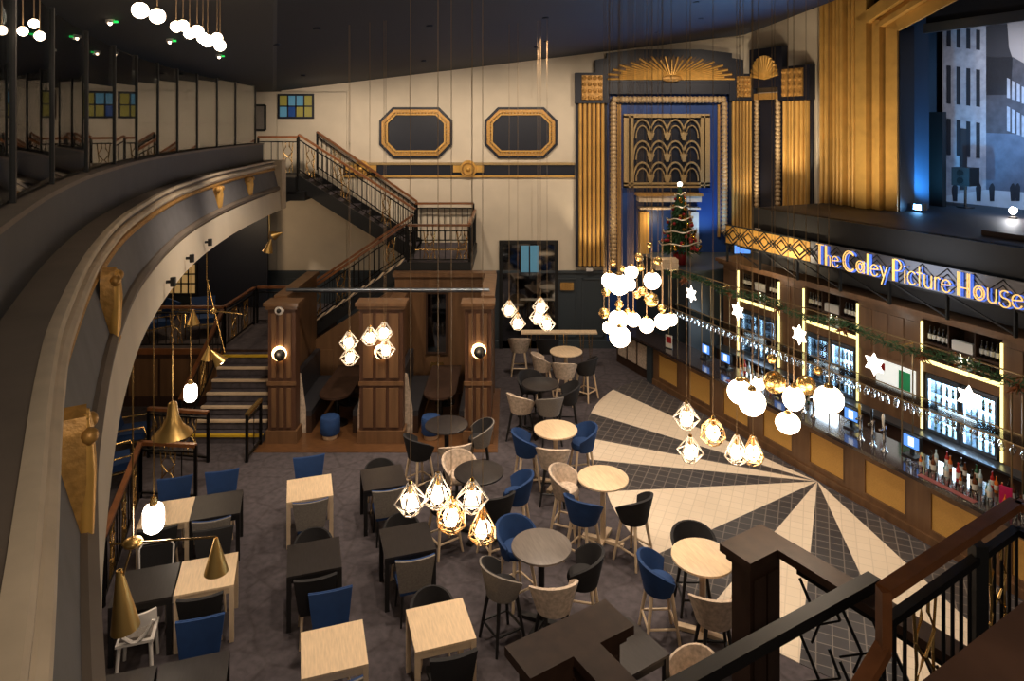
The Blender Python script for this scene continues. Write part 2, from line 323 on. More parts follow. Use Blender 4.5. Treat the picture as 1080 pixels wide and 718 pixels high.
def sweep(profile):                        # closed profile of (offset towards the hall, height above the lens)
    m = MB(); n = len(profile); rows = [[offs(i,o)+V(0,0,H+z) for o, z in profile] for i in range(len(CURVE))]
    m.grid(rows, closed=True); L = (len(rows)-1)*n
    m.f += [tuple(range(n)), tuple(range(L, L+n))[::-1]]
    return m
wbal = struct(sweep([(0.015,-1.17),(0.11,-1.56),(-0.25,-1.56),(-0.25,-1.17)]).build('wall_balcony', M['face'], smooth=40))
sweep([(-0.6,-0.95),(0.0,-0.95),(0.0,-1.2),(-0.6,-1.2)]).build('ledge', M['ledge'], wbal, 40)
sweep([(-0.03,-0.93),(0.0,-0.925),(0.02,-0.93),(0.03,-0.945),(0.03,-0.965),(-0.01,-0.975),(-0.03,-0.975)]).build('top_moulding', M['cream_trim'], wbal, 25)
sweep([(-0.01,-1.01),(0.035,-1.015),(0.055,-1.03),(0.06,-1.055),(0.05,-1.07),(0.01,-1.085),(0.005,-1.11),(-0.01,-1.11)]).build('cream_moulding', M['cream_trim'], wbal, 25)
sweep([(-0.01,-1.11),(0.03,-1.12),(0.045,-1.145),(0.035,-1.17),(-0.01,-1.18)]).build('gilded_moulding', M['gold_dark'], wbal, 40)
sweep([(0.08,-1.56),(0.135,-1.56),(0.17,-1.6),(0.165,-1.65),(0.12,-1.68),(0.0,-1.68)]).build('lower_moulding', M['ledge'], wbal, 40)
sweep([(0.0,-1.68),(0.15,-1.68),(0.185,-2.15),(-0.3,-2.2),(-0.3,-1.68)]).build('soffit_band', M['cream'], wbal, 40)
sweep([(-0.25,-0.52),(-0.25,-0.95),(-0.55,-0.95),(-0.55,-0.52)]).build('parapet', M['parapet'], wbal, 40)
sweep([(-0.235,-0.49),(-0.235,-0.525),(-0.57,-0.525),(-0.57,-0.49)]).build('parapet_coping', M['ledge'], wbal, 40)
# the end block where the balcony front meets the stairs
e0 = CURVE[-1]
MB().box(e0[0]-0.5, e0[0]+0.2, e0[1], e0[1]+0.35, H-2.15, H-0.93).build('end_block', M['cream_trim'], wbal)
# balcony floor / ceiling of the space underneath
rows = [[offs(i,-0.28)+V(0,0,H-2.2), V(-13, offs(i,0).y-1.5, H-2.2), V(-13, offs(i,0).y-1.5, H-1.6), offs(i,-0.28)+V(0,0,H-1.6)] for i in range(len(CURVE))]
struct(MB().grid(rows, closed=True).build('floor_balcony', M['navy']))
m = MB().box(-13,-6.3,16.5,WY,H-2.2,H-1.6); struct(m.build('floor_upper_landing', M['navy']))
# glazed balustrade on the parapet
gb = thing('glass_balustrade', 'curved row of clear glass screens with dark posts along the balcony parapet', 'balustrade', (0,0,0))
def on_curve(px, o):                      # where the view column px meets the offset curve
    k = (px-CX)/F; prev = None
    for i in range(len(CURVE)):
        p = offs(i,o); q = p.x-k*p.y
        if prev and prev[1]*q <= 0 and p.y > 0.6:
            t = prev[1]/(prev[1]-q); return i-1+t, prev[0].lerp(p, t)
        prev = (p, q)
    return len(CURVE)-1, offs(len(CURVE)-1,o)
def curve_pt(f, o):
    i = min(int(f), len(CURVE)-2); return offs(i,o).lerp(offs(i+1,o), f-i)
def curve_dir(f):
    i = min(int(f), len(CURVE)-2); return (offs(i+1,0)-offs(i,0)).normalized()
GO = -0.36
posts = [on_curve(x, GO)[0] for x in (-95,-38,12.5,54,90.5,120,143.5,166,186.6,207.5,228.5,248,269)]
posts = sorted(set(posts))
for f in posts:
    p = curve_pt(f,GO); t = curve_dir(f); n = V(t.y,-t.x,0)
    MB().frame_box(p+V(0,0,H-0.49)-t*0.02-n*0.022, t*0.04, n*0.044, V(0,0,1.42)).build('post', M['black'], gb)
for f0, f1 in zip(posts, posts[1:]):
    p, q = curve_pt(f0,GO), curve_pt(f1,GO); t = (q-p).normalized(); n = V(t.y,-t.x,0)
    MB().frame_box(p+t*0.04-n*0.006+V(0,0,H-0.46), (q-p)-t*0.08, n*0.012, V(0,0,1.36)).build('glass_panel', M['glass'], gb)
    MB().tube([p+V(0,0,H+0.0)-n*0.12, q+V(0,0,H+0.0)-n*0.12], 0.022, 6).build('handrail', M['wood_rail'], gb)
# gilded cartouches on the balcony face
def cartouche(Yc, z0, z1, wd, label, proud=0.05):
    f = next(i+(Yc-CURVE[i][1])/(CURVE[i+1][1]-CURVE[i][1]) for i in range(len(CURVE)-1) if CURVE[i][1] <= Yc <= CURVE[i+1][1]); p = curve_pt(f, proud); t = curve_dir(f); n = V(t.y,-t.x,0); zc = (z0+z1)/2; hh = (z1-z0)/2
    o = thing('gilded_cartouche', label, 'ornament', (p.x,p.y,H+zc), math.atan2(t.y,t.x), 'gilded cartouches on the balcony face')
    m = MB()
    shape = [(-0.5,0.75),(-0.35,1),(0,0.88),(0.35,1),(0.5,0.75),(0.42,0.1),(0.3,-0.5),(0.1,-1),(-0.1,-1),(-0.3,-0.5),(-0.42,0.1)]
    m.prism([V(x*wd,0.05,y*hh) for x, y in shape], V(0,-0.09,0)); m.build('shield', M['gold_dark'], o, 40)
    for k in (-1,0,1):
        MB().lathe([(0.01,-hh*0.85),(wd*0.12,-hh*0.5),(wd*0.17,hh*0.3),(wd*0.12,hh*0.75),(0.01,hh*0.95)],8,(k*wd*0.27,-0.04,0)).build('leaf', M['gold'], o, 60)
    for sx in (-1,1):
        MB().ball((sx*wd*0.42,-0.05,hh*0.78),wd*0.16,10,6).build('scroll', M['gold_dark'], o, 60); MB().ball((sx*wd*0.2,-0.045,-hh*0.72),wd*0.12,8,6).build('scroll', M['gold_dark'], o, 60)
cartouche(2.6, -1.76, -1.12, 0.2, 'large gilded plaster cartouche nearest the lens on the balcony face', 0.09)
cartouche(5.1, -1.72, -1.1, 0.26, 'gilded plaster cartouche half way along the grey balcony face', 0.1)
cartouche(12.6, -1.64, -1.16, 0.34, 'gilded plaster cartouche second from the far end of the balcony')
cartouche(14.8, -1.62, -1.16, 0.34, 'gilded plaster cartouche nearest the far end of the balcony')
for i, px in enumerate((155, 175, 196, 216)):
    f, p = on_curve(px, 0.19); t = curve_dir(f)
    o = thing('soffit_spotlight', 'small black spotlight on the cream balcony band, number %s from the stairs end' % ('four','three','two','one')[i], 'spotlight', (p.x,p.y,H-1.95), math.atan2(t.y,t.x), 'small spotlights under the balcony')
    MB().cyl((0,-0.0,0),(0,-0.06,0),0.02).build('bracket', M['black'], o, 40); MB().cyl((0,-0.08,-0.06),(0,-0.08,0.05),0.035).build('can', M['black'], o, 40)
# ------------------------------------------------------------------ under the balcony: platform, steps
PZ = 1.36
pf = struct(MB().box(-13,-5.3,16.4,WY-0.1,0,PZ).build('floor_platform', M['wood_dark']))
MB().box(-13,-5.3,16.42,WY-0.1,PZ,PZ+0.015).build('carpet', M['carpet'], pf)
MB().box(-13,-6.95,16.36,16.44,PZ-0.1,PZ+0.03).build('nosing', M['wood_rail'], pf)
for k in range(8):
    MB().box(-13+k*0.76,-12.3+k*0.76,16.38,16.4,0.25,1.15).build('front_panel', M['wood'], pf)
st = tag(thing('entrance_steps','x','x',(-6.05,14.5,0)), 'dark carpeted steps with pale nosings climbing to the platform beside the booth', 'steps')
for k in range(7):
    z1 = 0.19*(k+1); y0 = 0.27*k
    if k < 7: MB().box(-0.8,0.75,y0,1.9,z1-0.19,min(z1-0.02,PZ-0.02)).build('tread', M['carpet'], st)
    MB().box(-0.8,0.75,y0-0.025,y0+0.05,z1-0.045,z1).build('nosing', M['yellow' if k in (0,6) else 'oak_leg'], st)
# dark wall under the balcony beyond the steps
struct(MB().box(-9.4,-7.2,WY-0.6,WY-0.5,PZ,H-2.2).box(-13,-12.2,16.4,WY,PZ,H-2.2).build('wall_platform', M['navy']))
def window(n, x0, x1, y0, y1, Y, nx, nz, frame, pane):
    p, q = at_depth(x0,y1,Y), at_depth(x1,y0,Y); wdt, hgt = q.x-p.x, q.z-p.z
    o = MB().box(p.x-0.06,q.x+0.06,Y-0.02,Y+0.04,p.z-0.06,p.z).box(p.x-0.06,q.x+0.06,Y-0.02,Y+0.04,q.z,q.z+0.06).box(p.x-0.06,p.x,Y-0.02,Y+0.04,p.z,q.z).box(q.x,q.x+0.06,Y-0.02,Y+0.04,p.z,q.z).build('window_%d'%n, frame)
    struct(o)
    for i in range(1,nx): MB().box(p.x+wdt*i/nx-0.02,p.x+wdt*i/nx+0.02,Y-0.01,Y+0.03,p.z,q.z).build('glazing_bar', frame, o)
    for i in range(1,nz): MB().box(p.x,q.x,Y-0.01,Y+0.03,p.z+hgt*i/nz-0.02,p.z+hgt*i/nz+0.02).build('glazing_bar', frame, o)
    for i in range(nx):
        for j in range(nz):
            MB().box(p.x+wdt*i/nx,p.x+wdt*(i+1)/nx,Y+0.01,Y+0.02,p.z+hgt*j/nz,p.z+hgt*(j+1)/nz).build('pane', M[pane(i,j)], o)
    return o
window(1, 295, 329, 101, 123, WY-0.06, 4, 2, M['navy'], lambda i,j: ['pane_blue','pane_dark','pane_yellow','pane_blue'][(i+2*j)%4] if i != 3 else 'pane_yellow')
window(2, 176, 206, 279, 309, WY-0.7, 4, 3, M['black'], lambda i,j: 'pane_warm')
# doorway with dark glazing in the dado
p, q = at_depth(530,366,WY-0.06), at_depth(585,257,WY-0.06)
d1 = struct(MB().box(p.x-0.1,p.x,WY-0.12,WY,0,q.z+0.1).box(q.x,q.x+0.1,WY-0.12,WY,0,q.z+0.1).box(p.x,q.x,WY-0.12,WY,q.z,q.z+0.1).build('door_1', M['black']))
MB().box(p.x,q.x,WY-0.08,WY-0.03,0,q.z).build('dark_glazing', M['mirror'], d1)
a, b = at_depth(549,287,WY-0.1), at_depth(568,259,WY-0.1)
MB().box(a.x,b.x,WY-0.1,WY-0.085,a.z,b.z).build('reflected_pane', M['pane_blue'], d1)  # window reflection built as a glowing pane on the mirror glass
for fx in (0, 0.5): MB().box(a.x+fx*(b.x-a.x)-0.02,a.x+fx*(b.x-a.x)+0.02,WY-0.115,WY-0.1,a.z-0.1,b.z).build('glazing_bar', M['black'], d1)
# booth parquet
struct(MB().box(-5.35,-0.3,14.1,17.5,0,0.012).build('floor_booth', M['parquet']))
# ================================================================== FAR WALL ORNAMENT
def P(x, y, Y=WY-0.05): return at_depth(x, y, Y)
def pbox(m, x0, x1, y0, y1, Y0, Y1): # box from pixel edges at depth Y0 (front) back to Y1
    p, q = P(x0,y1,Y0), P(x1,y0,Y0); return m.box(p.x,q.x,Y0,Y1,p.z,q.z)
def octagon(cx, cy, hw, hh, cut, Y): return [P(cx+x,cy+y,Y) for x, y in ((-hw,-hh+cut),(-hw+cut,-hh),(hw-cut,-hh),(hw,-hh+cut),(hw,hh-cut),(hw-cut,hh),(-hw+cut,hh),(-hw,hh-cut))]
def ring_prism(m, outer, inner, vec):
    n = len(outer); vec = Vector(vec); m.add(list(outer)+list(inner)+[p+vec for p in outer]+[p+vec for p in inner],
        [(i,(i+1)%n,n+(i+1)%n,n+i) for i in range(n)]+[(2*n+i,3*n+i,3*n+(i+1)%n,2*n+(i+1)%n) for i in range(n)]+[(i,2*n+i,2*n+(i+1)%n,(i+1)%n) for i in range(n)]+[(n+i,n+(i+1)%n,3*n+(i+1)%n,3*n+i) for i in range(n)])
    return m
for cx, lab in ((438.5,'octagonal gilt-framed dark panel above the staircase'),(549.5,'octagonal gilt-framed dark panel nearest the fluted gold pilaster')):
    o = thing('octagonal_panel', lab, 'wall panel', (0,0,0), 0, 'octagonal panels on the far wall')
    Y = WY-0.05
    MB().prism(octagon(cx,140,30,19,9,Y), V(0,0.03,0)).build('dark_field', M['navy'], o)
    ring_prism(MB(), octagon(cx,140,38.5,27,14,Y-0.05), octagon(cx,140,36,24.5,13,Y-0.05), V(0,0.08,0)).build('outer_frame', M['navy'], o)
    ring_prism(MB(), octagon(cx,140,36,24.5,13,Y-0.09), octagon(cx,140,32.6,21.4,10.5,Y-0.09), V(0,0.12,0)).build('gilt_frame', M['gold_dark'], o)
    ring_prism(MB(), octagon(cx,140,31.4,20.2,9.8,Y-0.06), octagon(cx,140,29.6,18.6,8.8,Y-0.06), V(0,0.09,0)).build('gilt_bead', M['gold_matt'], o)
    m = MB()
    A = octagon(cx,140,32,20.8,10.2,Y-0.05)
    for i in range(8):
        a, b = A[i], A[(i+1)%8]; n = max(2,int((b-a).length/0.09))
        for k in range(n): c = a.lerp(b,(k+0.5)/n); m.box(c.x-0.025,c.x+0.025,Y-0.08,Y,c.z-0.025,c.z+0.025)
    oo = m.build('dentil_course', M['gold_dark'], o); oo['kind'] = 'stuff'
o = thing('frieze_band', 'dark slate frieze band with thin gold edges across the cream far wall', 'frieze')
pbox(MB(),362,606,174,185,WY-0.07,WY-0.031).build('band', M['navy'], o)
pbox(MB(),362,606,171.5,174,WY-0.12,WY-0.031).build('top_edge', M['khaki'], o); pbox(MB(),362,606,185,187,WY-0.1,WY-0.031).build('bottom_edge', M['gold_matt'], o)
for cx, lab in ((381,'round gilded medallion on the frieze behind the stair handrail'),(494,'round gilded medallion on the frieze between the octagonal panels')):
    c = P(cx,178,WY-0.1); o = thing('gilded_medallion', lab, 'medallion', c, 0, 'medallions on the frieze')
    m = MB(); k = WY/F
    m.box(-16*k,16*k,-0.03,0.028,-3.6*k,3.6*k); m.build('side_bar', M['gold'], o)
    MB().cyl((0,0.02,0),(0,-0.07,0),9*k,8.4*k,20).build('disc', M['gold'], o, 40)
    MB().tube([V(math.cos(t)*6.2*k,-0.08,math.sin(t)*6.2*k) for t in [2*math.pi*i/20 for i in range(20)]],0.025,6,True).build('ring', M['gold_dark'], o, 60)
    MB().ball((0,-0.08,0),2.6*k,12,8).build('boss', M['gold'], o, 60)
tag(MB().box(-0.2,0.2,0,0.03,-0.12,0.12).build('brass_plaque', M['brass'], None, None, P(598,302,WY-0.1)), 'small brass plaque on the dark dado beside the doorway', 'plaque')
# fluted gold pilasters
def pilaster(A, B, x0, x1, zb, zt, zc0, zc1, label, N):
    """A: origin on the wall, B: unit vector along it, N: unit vector out of it; x0..x1 along B"""
    o = thing('fluted_pilaster', label, 'pilaster', (0,0,0), 0, 'fluted gold pilasters')
    def bx(a,b,c,d,n0,n1): return (A+B*a+V(0,0,c)+N*n0, B*(b-a), N*(n1-n0), V(0,0,d-c))
    MB().frame_box(*bx(x0-0.07,x1+0.07,zb,zc1,0.02,0.1)).build('backing', M['navy'], o)
    m = MB(); n = 6; wd = (x1-x0)/n
    for k in range(n):
        c = x0+wd*(k+0.5); pts = [A+B*(c+wd*0.41*math.cos(t))+N*(0.1+wd*0.75*math.sin(t))+V(0,0,zb+0.04) for t in [math.pi*i/6 for i in range(7)]]
        m.prism(pts, V(0,0,zt-zb-0.06))
    m.build('fluted_shaft', M['gold_matt'], o, 60)
    MB().frame_box(*bx(x0-0.1,x1+0.1,zc0,zc1,0.02,0.24)).build('capital_block', M['navy'], o)
    q = MB().frame_box(*bx(x0+0.1,x1-0.1,zc0+0.1,zc1-0.08,0.24,0.29)).build('capital_panel', M['gold_dark'], o)
    m = MB(); cz = (zc0+zc1)/2; cxx = (x0+x1)/2
    for i in range(4):
        for j in range(4):
            m.ball(A+B*(x0+0.17+(x1-x0-0.34)*i/3)+N*0.29+V(0,0,zc0+0.17+(zc1-zc0-0.33)*j/3),0.07,6,4)
    r = m.build('carved_relief', M['gold_dark'], q); r['kind'] = 'stuff'
    return o
AW = V(0,WY-0.03,0); BX = V(1,0,0); NW = V(0,-1,0)
kx = lambda x: (x-CX)/F*(WY-0.1)
kz = lambda y: H-(y-CY)/F*(WY-0.1)
pilaster(AW,BX,kx(609.5),kx(638),kz(281),kz(108),kz(109),kz(77),'fluted gold pilaster at the end of the cream wall',NW)
pilaster(AW,BX,kx(771),kx(793),kz(262),kz(106),kz(106),kz(78),'fluted gold pilaster beside the lattice grille nearest the stage',NW)
A2 = bar(0,PD,0); N2 = -D
pilaster(A2,U,-4.92,-4.0,4.2,7.45,7.45,8.4,'fluted gold pilaster next to the proscenium frame',N2)
# main bay between the pilasters
bay = struct(pbox(MB(),640,770,98,366,WY-0.06,WY).build('wall_bay', M['blue_wall']))
o = thing('sunburst_crest','gilded sunburst crest on a navy panel over the lattice grille','crest')
m = MB(); m.prism([P(x,y,WY-0.25) for x,y in ((628,78),(628,63),(640,61),(640,56),(672,52),(740,52),(772,56),(772,61),(784,63),(784,78),(772,80),(772,99),(640,99),(640,80))], V(0,0.25,0)); m.build('navy_panel', M['navy'], o)
pbox(MB(),640,772,84.5,87,WY-0.3,WY-0.2).build('lower_shelf', M['navy'], o)
c = P(708,83.5,WY-0.27); k = WY/F; n = 90; pts = []
for i in range(n+1):
    t = math.pi*i/n; q = (0.8 if i%2 else 1.0)*(1 if i%2 else random.uniform(0.92,1.0)); pts.append(c+V(math.cos(t)*71*k*q,0,math.sin(t)*26*k*q))
MB().prism(pts, V(0,-0.03,0)).build('burst_plate', mat('bronze_gilding',(86,62,34),0.5,0.3), o)
m = MB()
for i in range(0,n+1,3): e = pts[i]+V(0,-0.05,0); m.cyl(c+V(math.cos(math.pi*i/n)*10*k,-0.07,math.sin(math.pi*i/n)*3*k),c.lerp(pts[i],0.97)+V(0,-0.05,0),0.03,0.03,6)
oo = m.build('ray_fan', M['gold'], o, 50); oo['kind'] = 'stuff'
m = MB().lathe([(11*k,0),(10*k,0.1),(7*k,0.14),(0.01,0.16)],20,(0,0,0),1,0.35); h = m.build('sun_disc', M['gold_dark'], o, 40); h.rotation_euler = (R(90),0,0); h.location = c+V(0,-0.02,0.02)
o = thing('rope_frame','carved rope-moulded frame in gold and cream round the blue bay','frame')
def rope(p, q, name, r=0.11):
    m = MB(); n = int((q-p).length/0.12)
    m.cyl(p,q,r*0.7,n=8)
    for i in range(n): m.ball(p.lerp(q,(i+0.5)/n),r,6,4)
    x = m.build(name, M['rope'], o, 60); return x
rope(P(646,105,WY-0.2),P(765,105,WY-0.2),'top_rail'); rope(P(647,108,WY-0.2),P(647,282,WY-0.2),'side_rail'); rope(P(764,108,WY-0.2),P(764,246,WY-0.2),'side_rail')
pbox(MB(),651,655,110,290,WY-0.12,WY).build('inner_post', M['gold_dark'], o); pbox(MB(),757,759.5,110,250,WY-0.12,WY).build('inner_post', M['gold_dark'], o)
g = thing('lattice_grille','pierced gold lattice grille with overlapping arches over a blue recess','grille')
pbox(MB(),658,749,122,197,WY-0.09,WY-0.05).build('recess_back', M['navy'], g)
for a in ((658,749,120,124),(658,749,192.5,194.5),(658,749,196,198)): pbox(MB(),*a,WY-0.2,WY-0.1).build('rail', M['khaki'], g)
for a in ((658,663),(665,668.5),(739,742.5),(744,749)): pbox(MB(),*a,122,198,WY-0.2,WY-0.1).build('stile', M['khaki'], g)
for r in range(3):
    for cc in range(4):
        x = 677.5+cc*17.4; yb = 146+r*22.5
        for rr in (9.6,6.6):
            pts = [P(x+rr*math.cos(t)*1.0,yb-rr*2.05*math.sin(t)**0.9,WY-0.17) for t in [math.pi*i/12 for i in range(13)]]
            MB().tube(pts,0.032 if rr > 9 else 0.022,5).build('arch', M['khaki'], g, 60)
for r in range(3):
    for cc in range(3):
        x = 686.2+cc*17.4; yb = 148+r*22.5
        MB().prism([P(x-4,yb-8,WY-0.17),P(x+4,yb-8,WY-0.17),P(x+1.3,yb,WY-0.17),P(x-1.3,yb,WY-0.17)],V(0,-0.05,0)).build('bracket', M['khaki'], g)
# lit doorway under the grille
o = struct(pbox(MB(),674,740,207,213,WY-0.5,WY-0.05).build('door_2', M['cream_trim']))
pbox(MB(),672,742,204.5,207,WY-0.55,WY-0.05).build('cornice', M['gold_dark'], o)
pbox(MB(),675,739,219,221,WY-0.4,WY-0.05).build('transom', M['cream_trim'], o)
pbox(MB(),675,685,224,290,WY-0.35,WY-0.05).build('jamb', M['gold_matt'], o); pbox(MB(),729,737,224,290,WY-0.35,WY-0.05).build('jamb', M['cream_trim'], o)
pbox(MB(),685,729,224,290,WY-0.08,WY-0.05).build('door_leaf', M['blue_wall'], o)
# niche on the proscenium wall
def pw(s0,s1,z0,z1,n0,n1): return (bar(s0,PD,z0)+N2*n0, U*(s1-s0), N2*(n1-n0), V(0,0,z1-z0))
o = thing('narrow_niche','narrow dark niche with rope edging and gilded shell crest between two gold pilasters','niche')
MB().frame_box(*pw(-6.1,-4.95,4.2,7.6,0.02,0.06)).build('dark_field', M['navy'], o)
for s in (-5.95,-5.12):
    m = MB().cyl(bar(s,PD,4.2)+N2*0.12,bar(s,PD,7.55)+N2*0.12,0.06,n=8)
    for i in range(28): m.ball(bar(s,PD,4.25+i*0.12)+N2*0.12,0.09,6,4)
    m.build('rope_edge', M['rope'], o, 60)
MB().frame_box(*pw(-6.0,-5.05,7.5,7.68,0.05,0.2)).build('head_rail', M['gold_dark'], o)
MB().frame_box(*pw(-6.12,-4.85,7.85,9.0,0.03,0.25)).build('crest_block', M['navy'], o)
m = MB(); c = bar(-5.5,PD,8.15)+N2*0.27
for i in range(13):
    t = R(8+164*i/12); e = c+U*math.cos(t)*0.5+V(0,0,math.sin(t)*0.62); m.cyl(c+V(0,0,-0.05),e,0.03,0.08,6)
m.build('shell_crest', M['gold'], o, 50)
# gilded proscenium frame: stepped columns, diagonal corner, lintel
pr = thing('proscenium_frame','tall stepped gold proscenium frame round the stage opening','proscenium')
steps = [(-3.58,-3.28,0.05,0.30),(-3.28,-3.05,0.05,0.18),(-3.05,-2.82,0.05,0.32),(-2.82,-2.6,0.05,0.18),(-2.6,-2.38,0.05,0.30),(-2.38,-2.05,0.05,0.36),(-2.05,-1.9,0.05,0.2),(-1.9,-1.75,0.05,0.28),(-1.75,-1.4,0.05,0.12)]
for k,(a,b,n0,n1) in enumerate(steps):
    zt = 10.6 if k < 6 else 9.3
    if k < 5:
        for h_ in (0,1):
            c = a+(b-a)*(0.25+0.5*h_); hw = (b-a)*0.195
            MB().prism([bar(c+hw*math.cos(t),PD,4.65)+N2*(n1-0.1+hw*1.6*math.sin(t)) for t in [math.pi*i/8 for i in range(9)]]+[bar(c-hw,PD,4.65)+N2*0.05,bar(c+hw,PD,4.65)+N2*0.05], V(0,0,zt-4.65)).build('column_flute', M['gold_matt'], pr, 50)
    else: MB().frame_box(*pw(a+0.02,b-0.02,4.65,zt,n0,n1)).build('column_step', M['gold_matt'], pr)
MB().frame_box(*pw(-3.58,-1.42,4.65,10.6,0.03,0.06)).build('groove_shade_board', M['wood_dark'], pr)  # dark board behind the flutes stands in for shade in the grooves
MB().bbox(-1.46,-1.39,PD-0.06,PD+0.45,4.7,9.15).build('jamb', M['navy'], pr)
def frame_strip(o1, o2, n1, name):         # diagonal corner and lintel, offsets outward from the opening edge
    def path(o): return [bar(-1.4-o,PD,9.0+o*0.4)+N2*0.05, bar(0.55-o*0.35,PD,9.72+o)+N2*0.05, bar(9,PD,9.72+o)+N2*0.05]
    a, b = path(o1), path(o2)
    for i in range(2): MB().prism([a[i],a[i+1],b[i+1],b[i]], N2*(n1-0.05)).build(name, M['gold_matt'], pr)
frame_strip(0,0.34,0.12,'corner_step'); frame_strip(0.35,0.5,0.28,'corner_step'); frame_strip(0.5,0.65,0.2,'corner_step'); frame_strip(0.66,1.0,0.36,'corner_step')
# ------------------------------------------------------------------ stage
SZ = 4.7
sg = struct(MB().bbox(-3.4,12,1.9,12,SZ-0.08,SZ).build('floor_stage', M['stage']))
MB().bbox(-3.45,12,1.8,2.0,SZ-0.5,SZ).build('stage_edge', M['stage_black'], sg)
MB().bbox(-3.4,12,2.0,4.4,3.3,4.6).build('stage_front', M['stage_black'], sg)
struct(MB().bbox(-3.4,-2.75,PD+0.4,9.0,SZ,12).build('wall_stage_left', M['stage_blue']))
struct(MB().bbox(-5,12,9.0,9.2,SZ,12).build('wall_stage_back', M['stage_blue']))
MB().bbox(-1.75,-1.5,4.9,5.6,SZ,9.8).build('wall_pier', M['stage_blue'], bpy.data.objects['wall_stage_left'])
tag(MB().bbox(-1.3,11,5.2,5.35,9.1,10.2).build('stage_valance', M['navy']), 'dark valance hanging across the top of the stage opening', 'valance')
tag(MB().bbox(-1.3,11,5.1,5.2,8.97,9.2).build('lighting_batten', M['steel']), 'grey-blue batten along the lower edge of the stage valance', 'batten')
# printed backdrop of an old street
MD = 7.5
bd = thing('street_backdrop','large printed backdrop of an old city street at the back of the stage','backdrop')
def mp(x, y, lay=0):
    s, z = on_bar(x, y, MD-lay*0.004); return bar(s, MD-lay*0.004, z)
def print_poly(name, pts, mt, lay): return MB().prism([mp(x,y,lay) for x,y in pts], D*0.003).build(name, M[mt], bd)
s0,_ = on_bar(994,100,MD); MB().bbox(s0,s0+9,MD,MD+0.04,SZ,9.9).build('cloth', M['sky'], bd)
print_poly('pale_facade', [(995,217),(995,20),(1040,26),(1040,202)], 'p_light', 1)
print_poly('roof_line', [(1040,60),(1040,24),(1062,22),(1064,50),(1068,62),(1100,75),(1100,10),(1040,10)][0:5]+[(1066,100),(1040,100)], 'p_roof', 2)
print_poly('dark_facade', [(1040,196),(1040,60),(1068,60),(1110,84),(1110,200)], 'p_dark', 2)
print_poly('shaded_street', [(1040,205),(1040,140),(1110,143),(1110,206)], 'p_mid', 3)
print_poly('road', [(995,222),(995,207),(1040,200),(1110,205),(1110,226)], 'p_road', 4)
for r,(y0,y1) in enumerate(((30,52),(62,104),(72,112),(128,166))):
    for c in range(4):
        x = 998.5+c*10.3; dy = (x-1000)*0.14*(1 if y0 > 100 else 1)
        if r == 1: continue
        yy0, yy1 = y0+(-3+dy), y1+(-3+dy*0.8)
        print_poly('printed_window', [(x,yy1),(x,yy0),(x+4.2,yy0+0.6),(x+4.2,yy1+0.6)], 'p_black', 5)
for c in range(5):
    for y0,y1 in ((82,103),(112,138)):
        x = 1062+c*5.2; print_poly('printed_window', [(x,y1+c*2),(x,y0+c*3),(x+3.2,y0+c*3+1.5),(x+3.2,y1+c*2+0.6)], 'p_light', 5)
print_poly('printed_door', [(1012,200),(1012,135),(1020,136),(1020,200)], 'p_roof', 5)
for x in (1005,1030,1044,1066,1071):
    print_poly('printed_figure', [(x,212),(x-1,198),(x+1,194),(x+3,193),(x+5,197),(x+4.5,212)], 'p_black', 6)
m = MB()
s0,z0 = on_bar(968,217,6.2); s1,z1 = on_bar(994,118,6.2)
tag(MB().bbox(s0,s1,6.2,6.35,SZ,z1).build('black_flat', M['black']), 'tall black scenery flat standing at the side of the stage', 'scenery flat')
o = thing('stage_monitor','black loudspeaker cabinet on a stand in front of the street backdrop','loudspeaker',bar(-1.25,6.6,SZ),BAR_ROT)
MB().box(-0.22,0.22,-0.2,0.2,0.55,1.0).build('cabinet', M['black'], o); MB().cyl((0,0,0),(0,0,0.55),0.03).build('stand', M['black'], o); MB().cyl((0,0.0,0),(0,0,0.03),0.2,n=14).build('base', M['black'], o)
for zz in (0.68,0.87): MB().cyl((0.0,-0.2,zz),(0,-0.22,zz),0.08,n=14).build('driver', M['iron'], o)
o = thing('stage_floodlight','small floodlight throwing blue light at the foot of the stage side wall','stage light',bar(-1.15,4.75,SZ),BAR_ROT)
MB().box(-0.12,0.12,-0.08,0.08,0.04,0.2).build('housing', M['black'], o)
m = mat('blue_lens',(120,190,255),0.3,emit=(120,190,255),strength=25); MB().box(-0.09,0.09,-0.095,-0.08,0.06,0.18).build('lens', m, o)
light('stage_blue_light','SPOT',bar(-0.9,4.9,SZ+0.25),330,(0.1,0.5,1.0),bar(-1.6,6.0,SZ+1.6),0.08,110,0.8)
light('stage_blue_wash','SPOT',bar(1.0,5.3,8.9),900,(0.2,0.5,1.0),bar(0.2,7.6,SZ+0.8),0.2,80,0.9)
light('stage_print_wash','SPOT',bar(0.5,5.4,8.6),330,(0.8,0.85,1.0),bar(-0.8,7.5,7.6),0.2,95,0.9)
o = thing('floor_lamp','bright white lamp glowing on the stage floor before the backdrop','lamp',bar(0.42,5.6,SZ))
MB().lathe([(0.09,0),(0.09,0.03),(0.03,0.05),(0.03,0.1)],12).build('base', M['black'], o, 40)
MB().ball((0,0,0.17),0.08,12,8).build('bulb', mat('white_hot_bulb',(255,245,235),0.4,emit=(255,238,225),strength=45), o, 60)
light('stage_lamp_glow','POINT',bar(0.42,5.5,SZ+0.35),25,(0.9,0.93,1.0),None,0.08)
s0,z0 = on_bar(1035,232,2.6)
tag(MB().bbox(s0,s0+3.2,2.6,2.75,SZ,SZ+0.1).build('stage_plank', M['wood_dark']), 'brown plank lying along the front of the stage floor', 'plank')
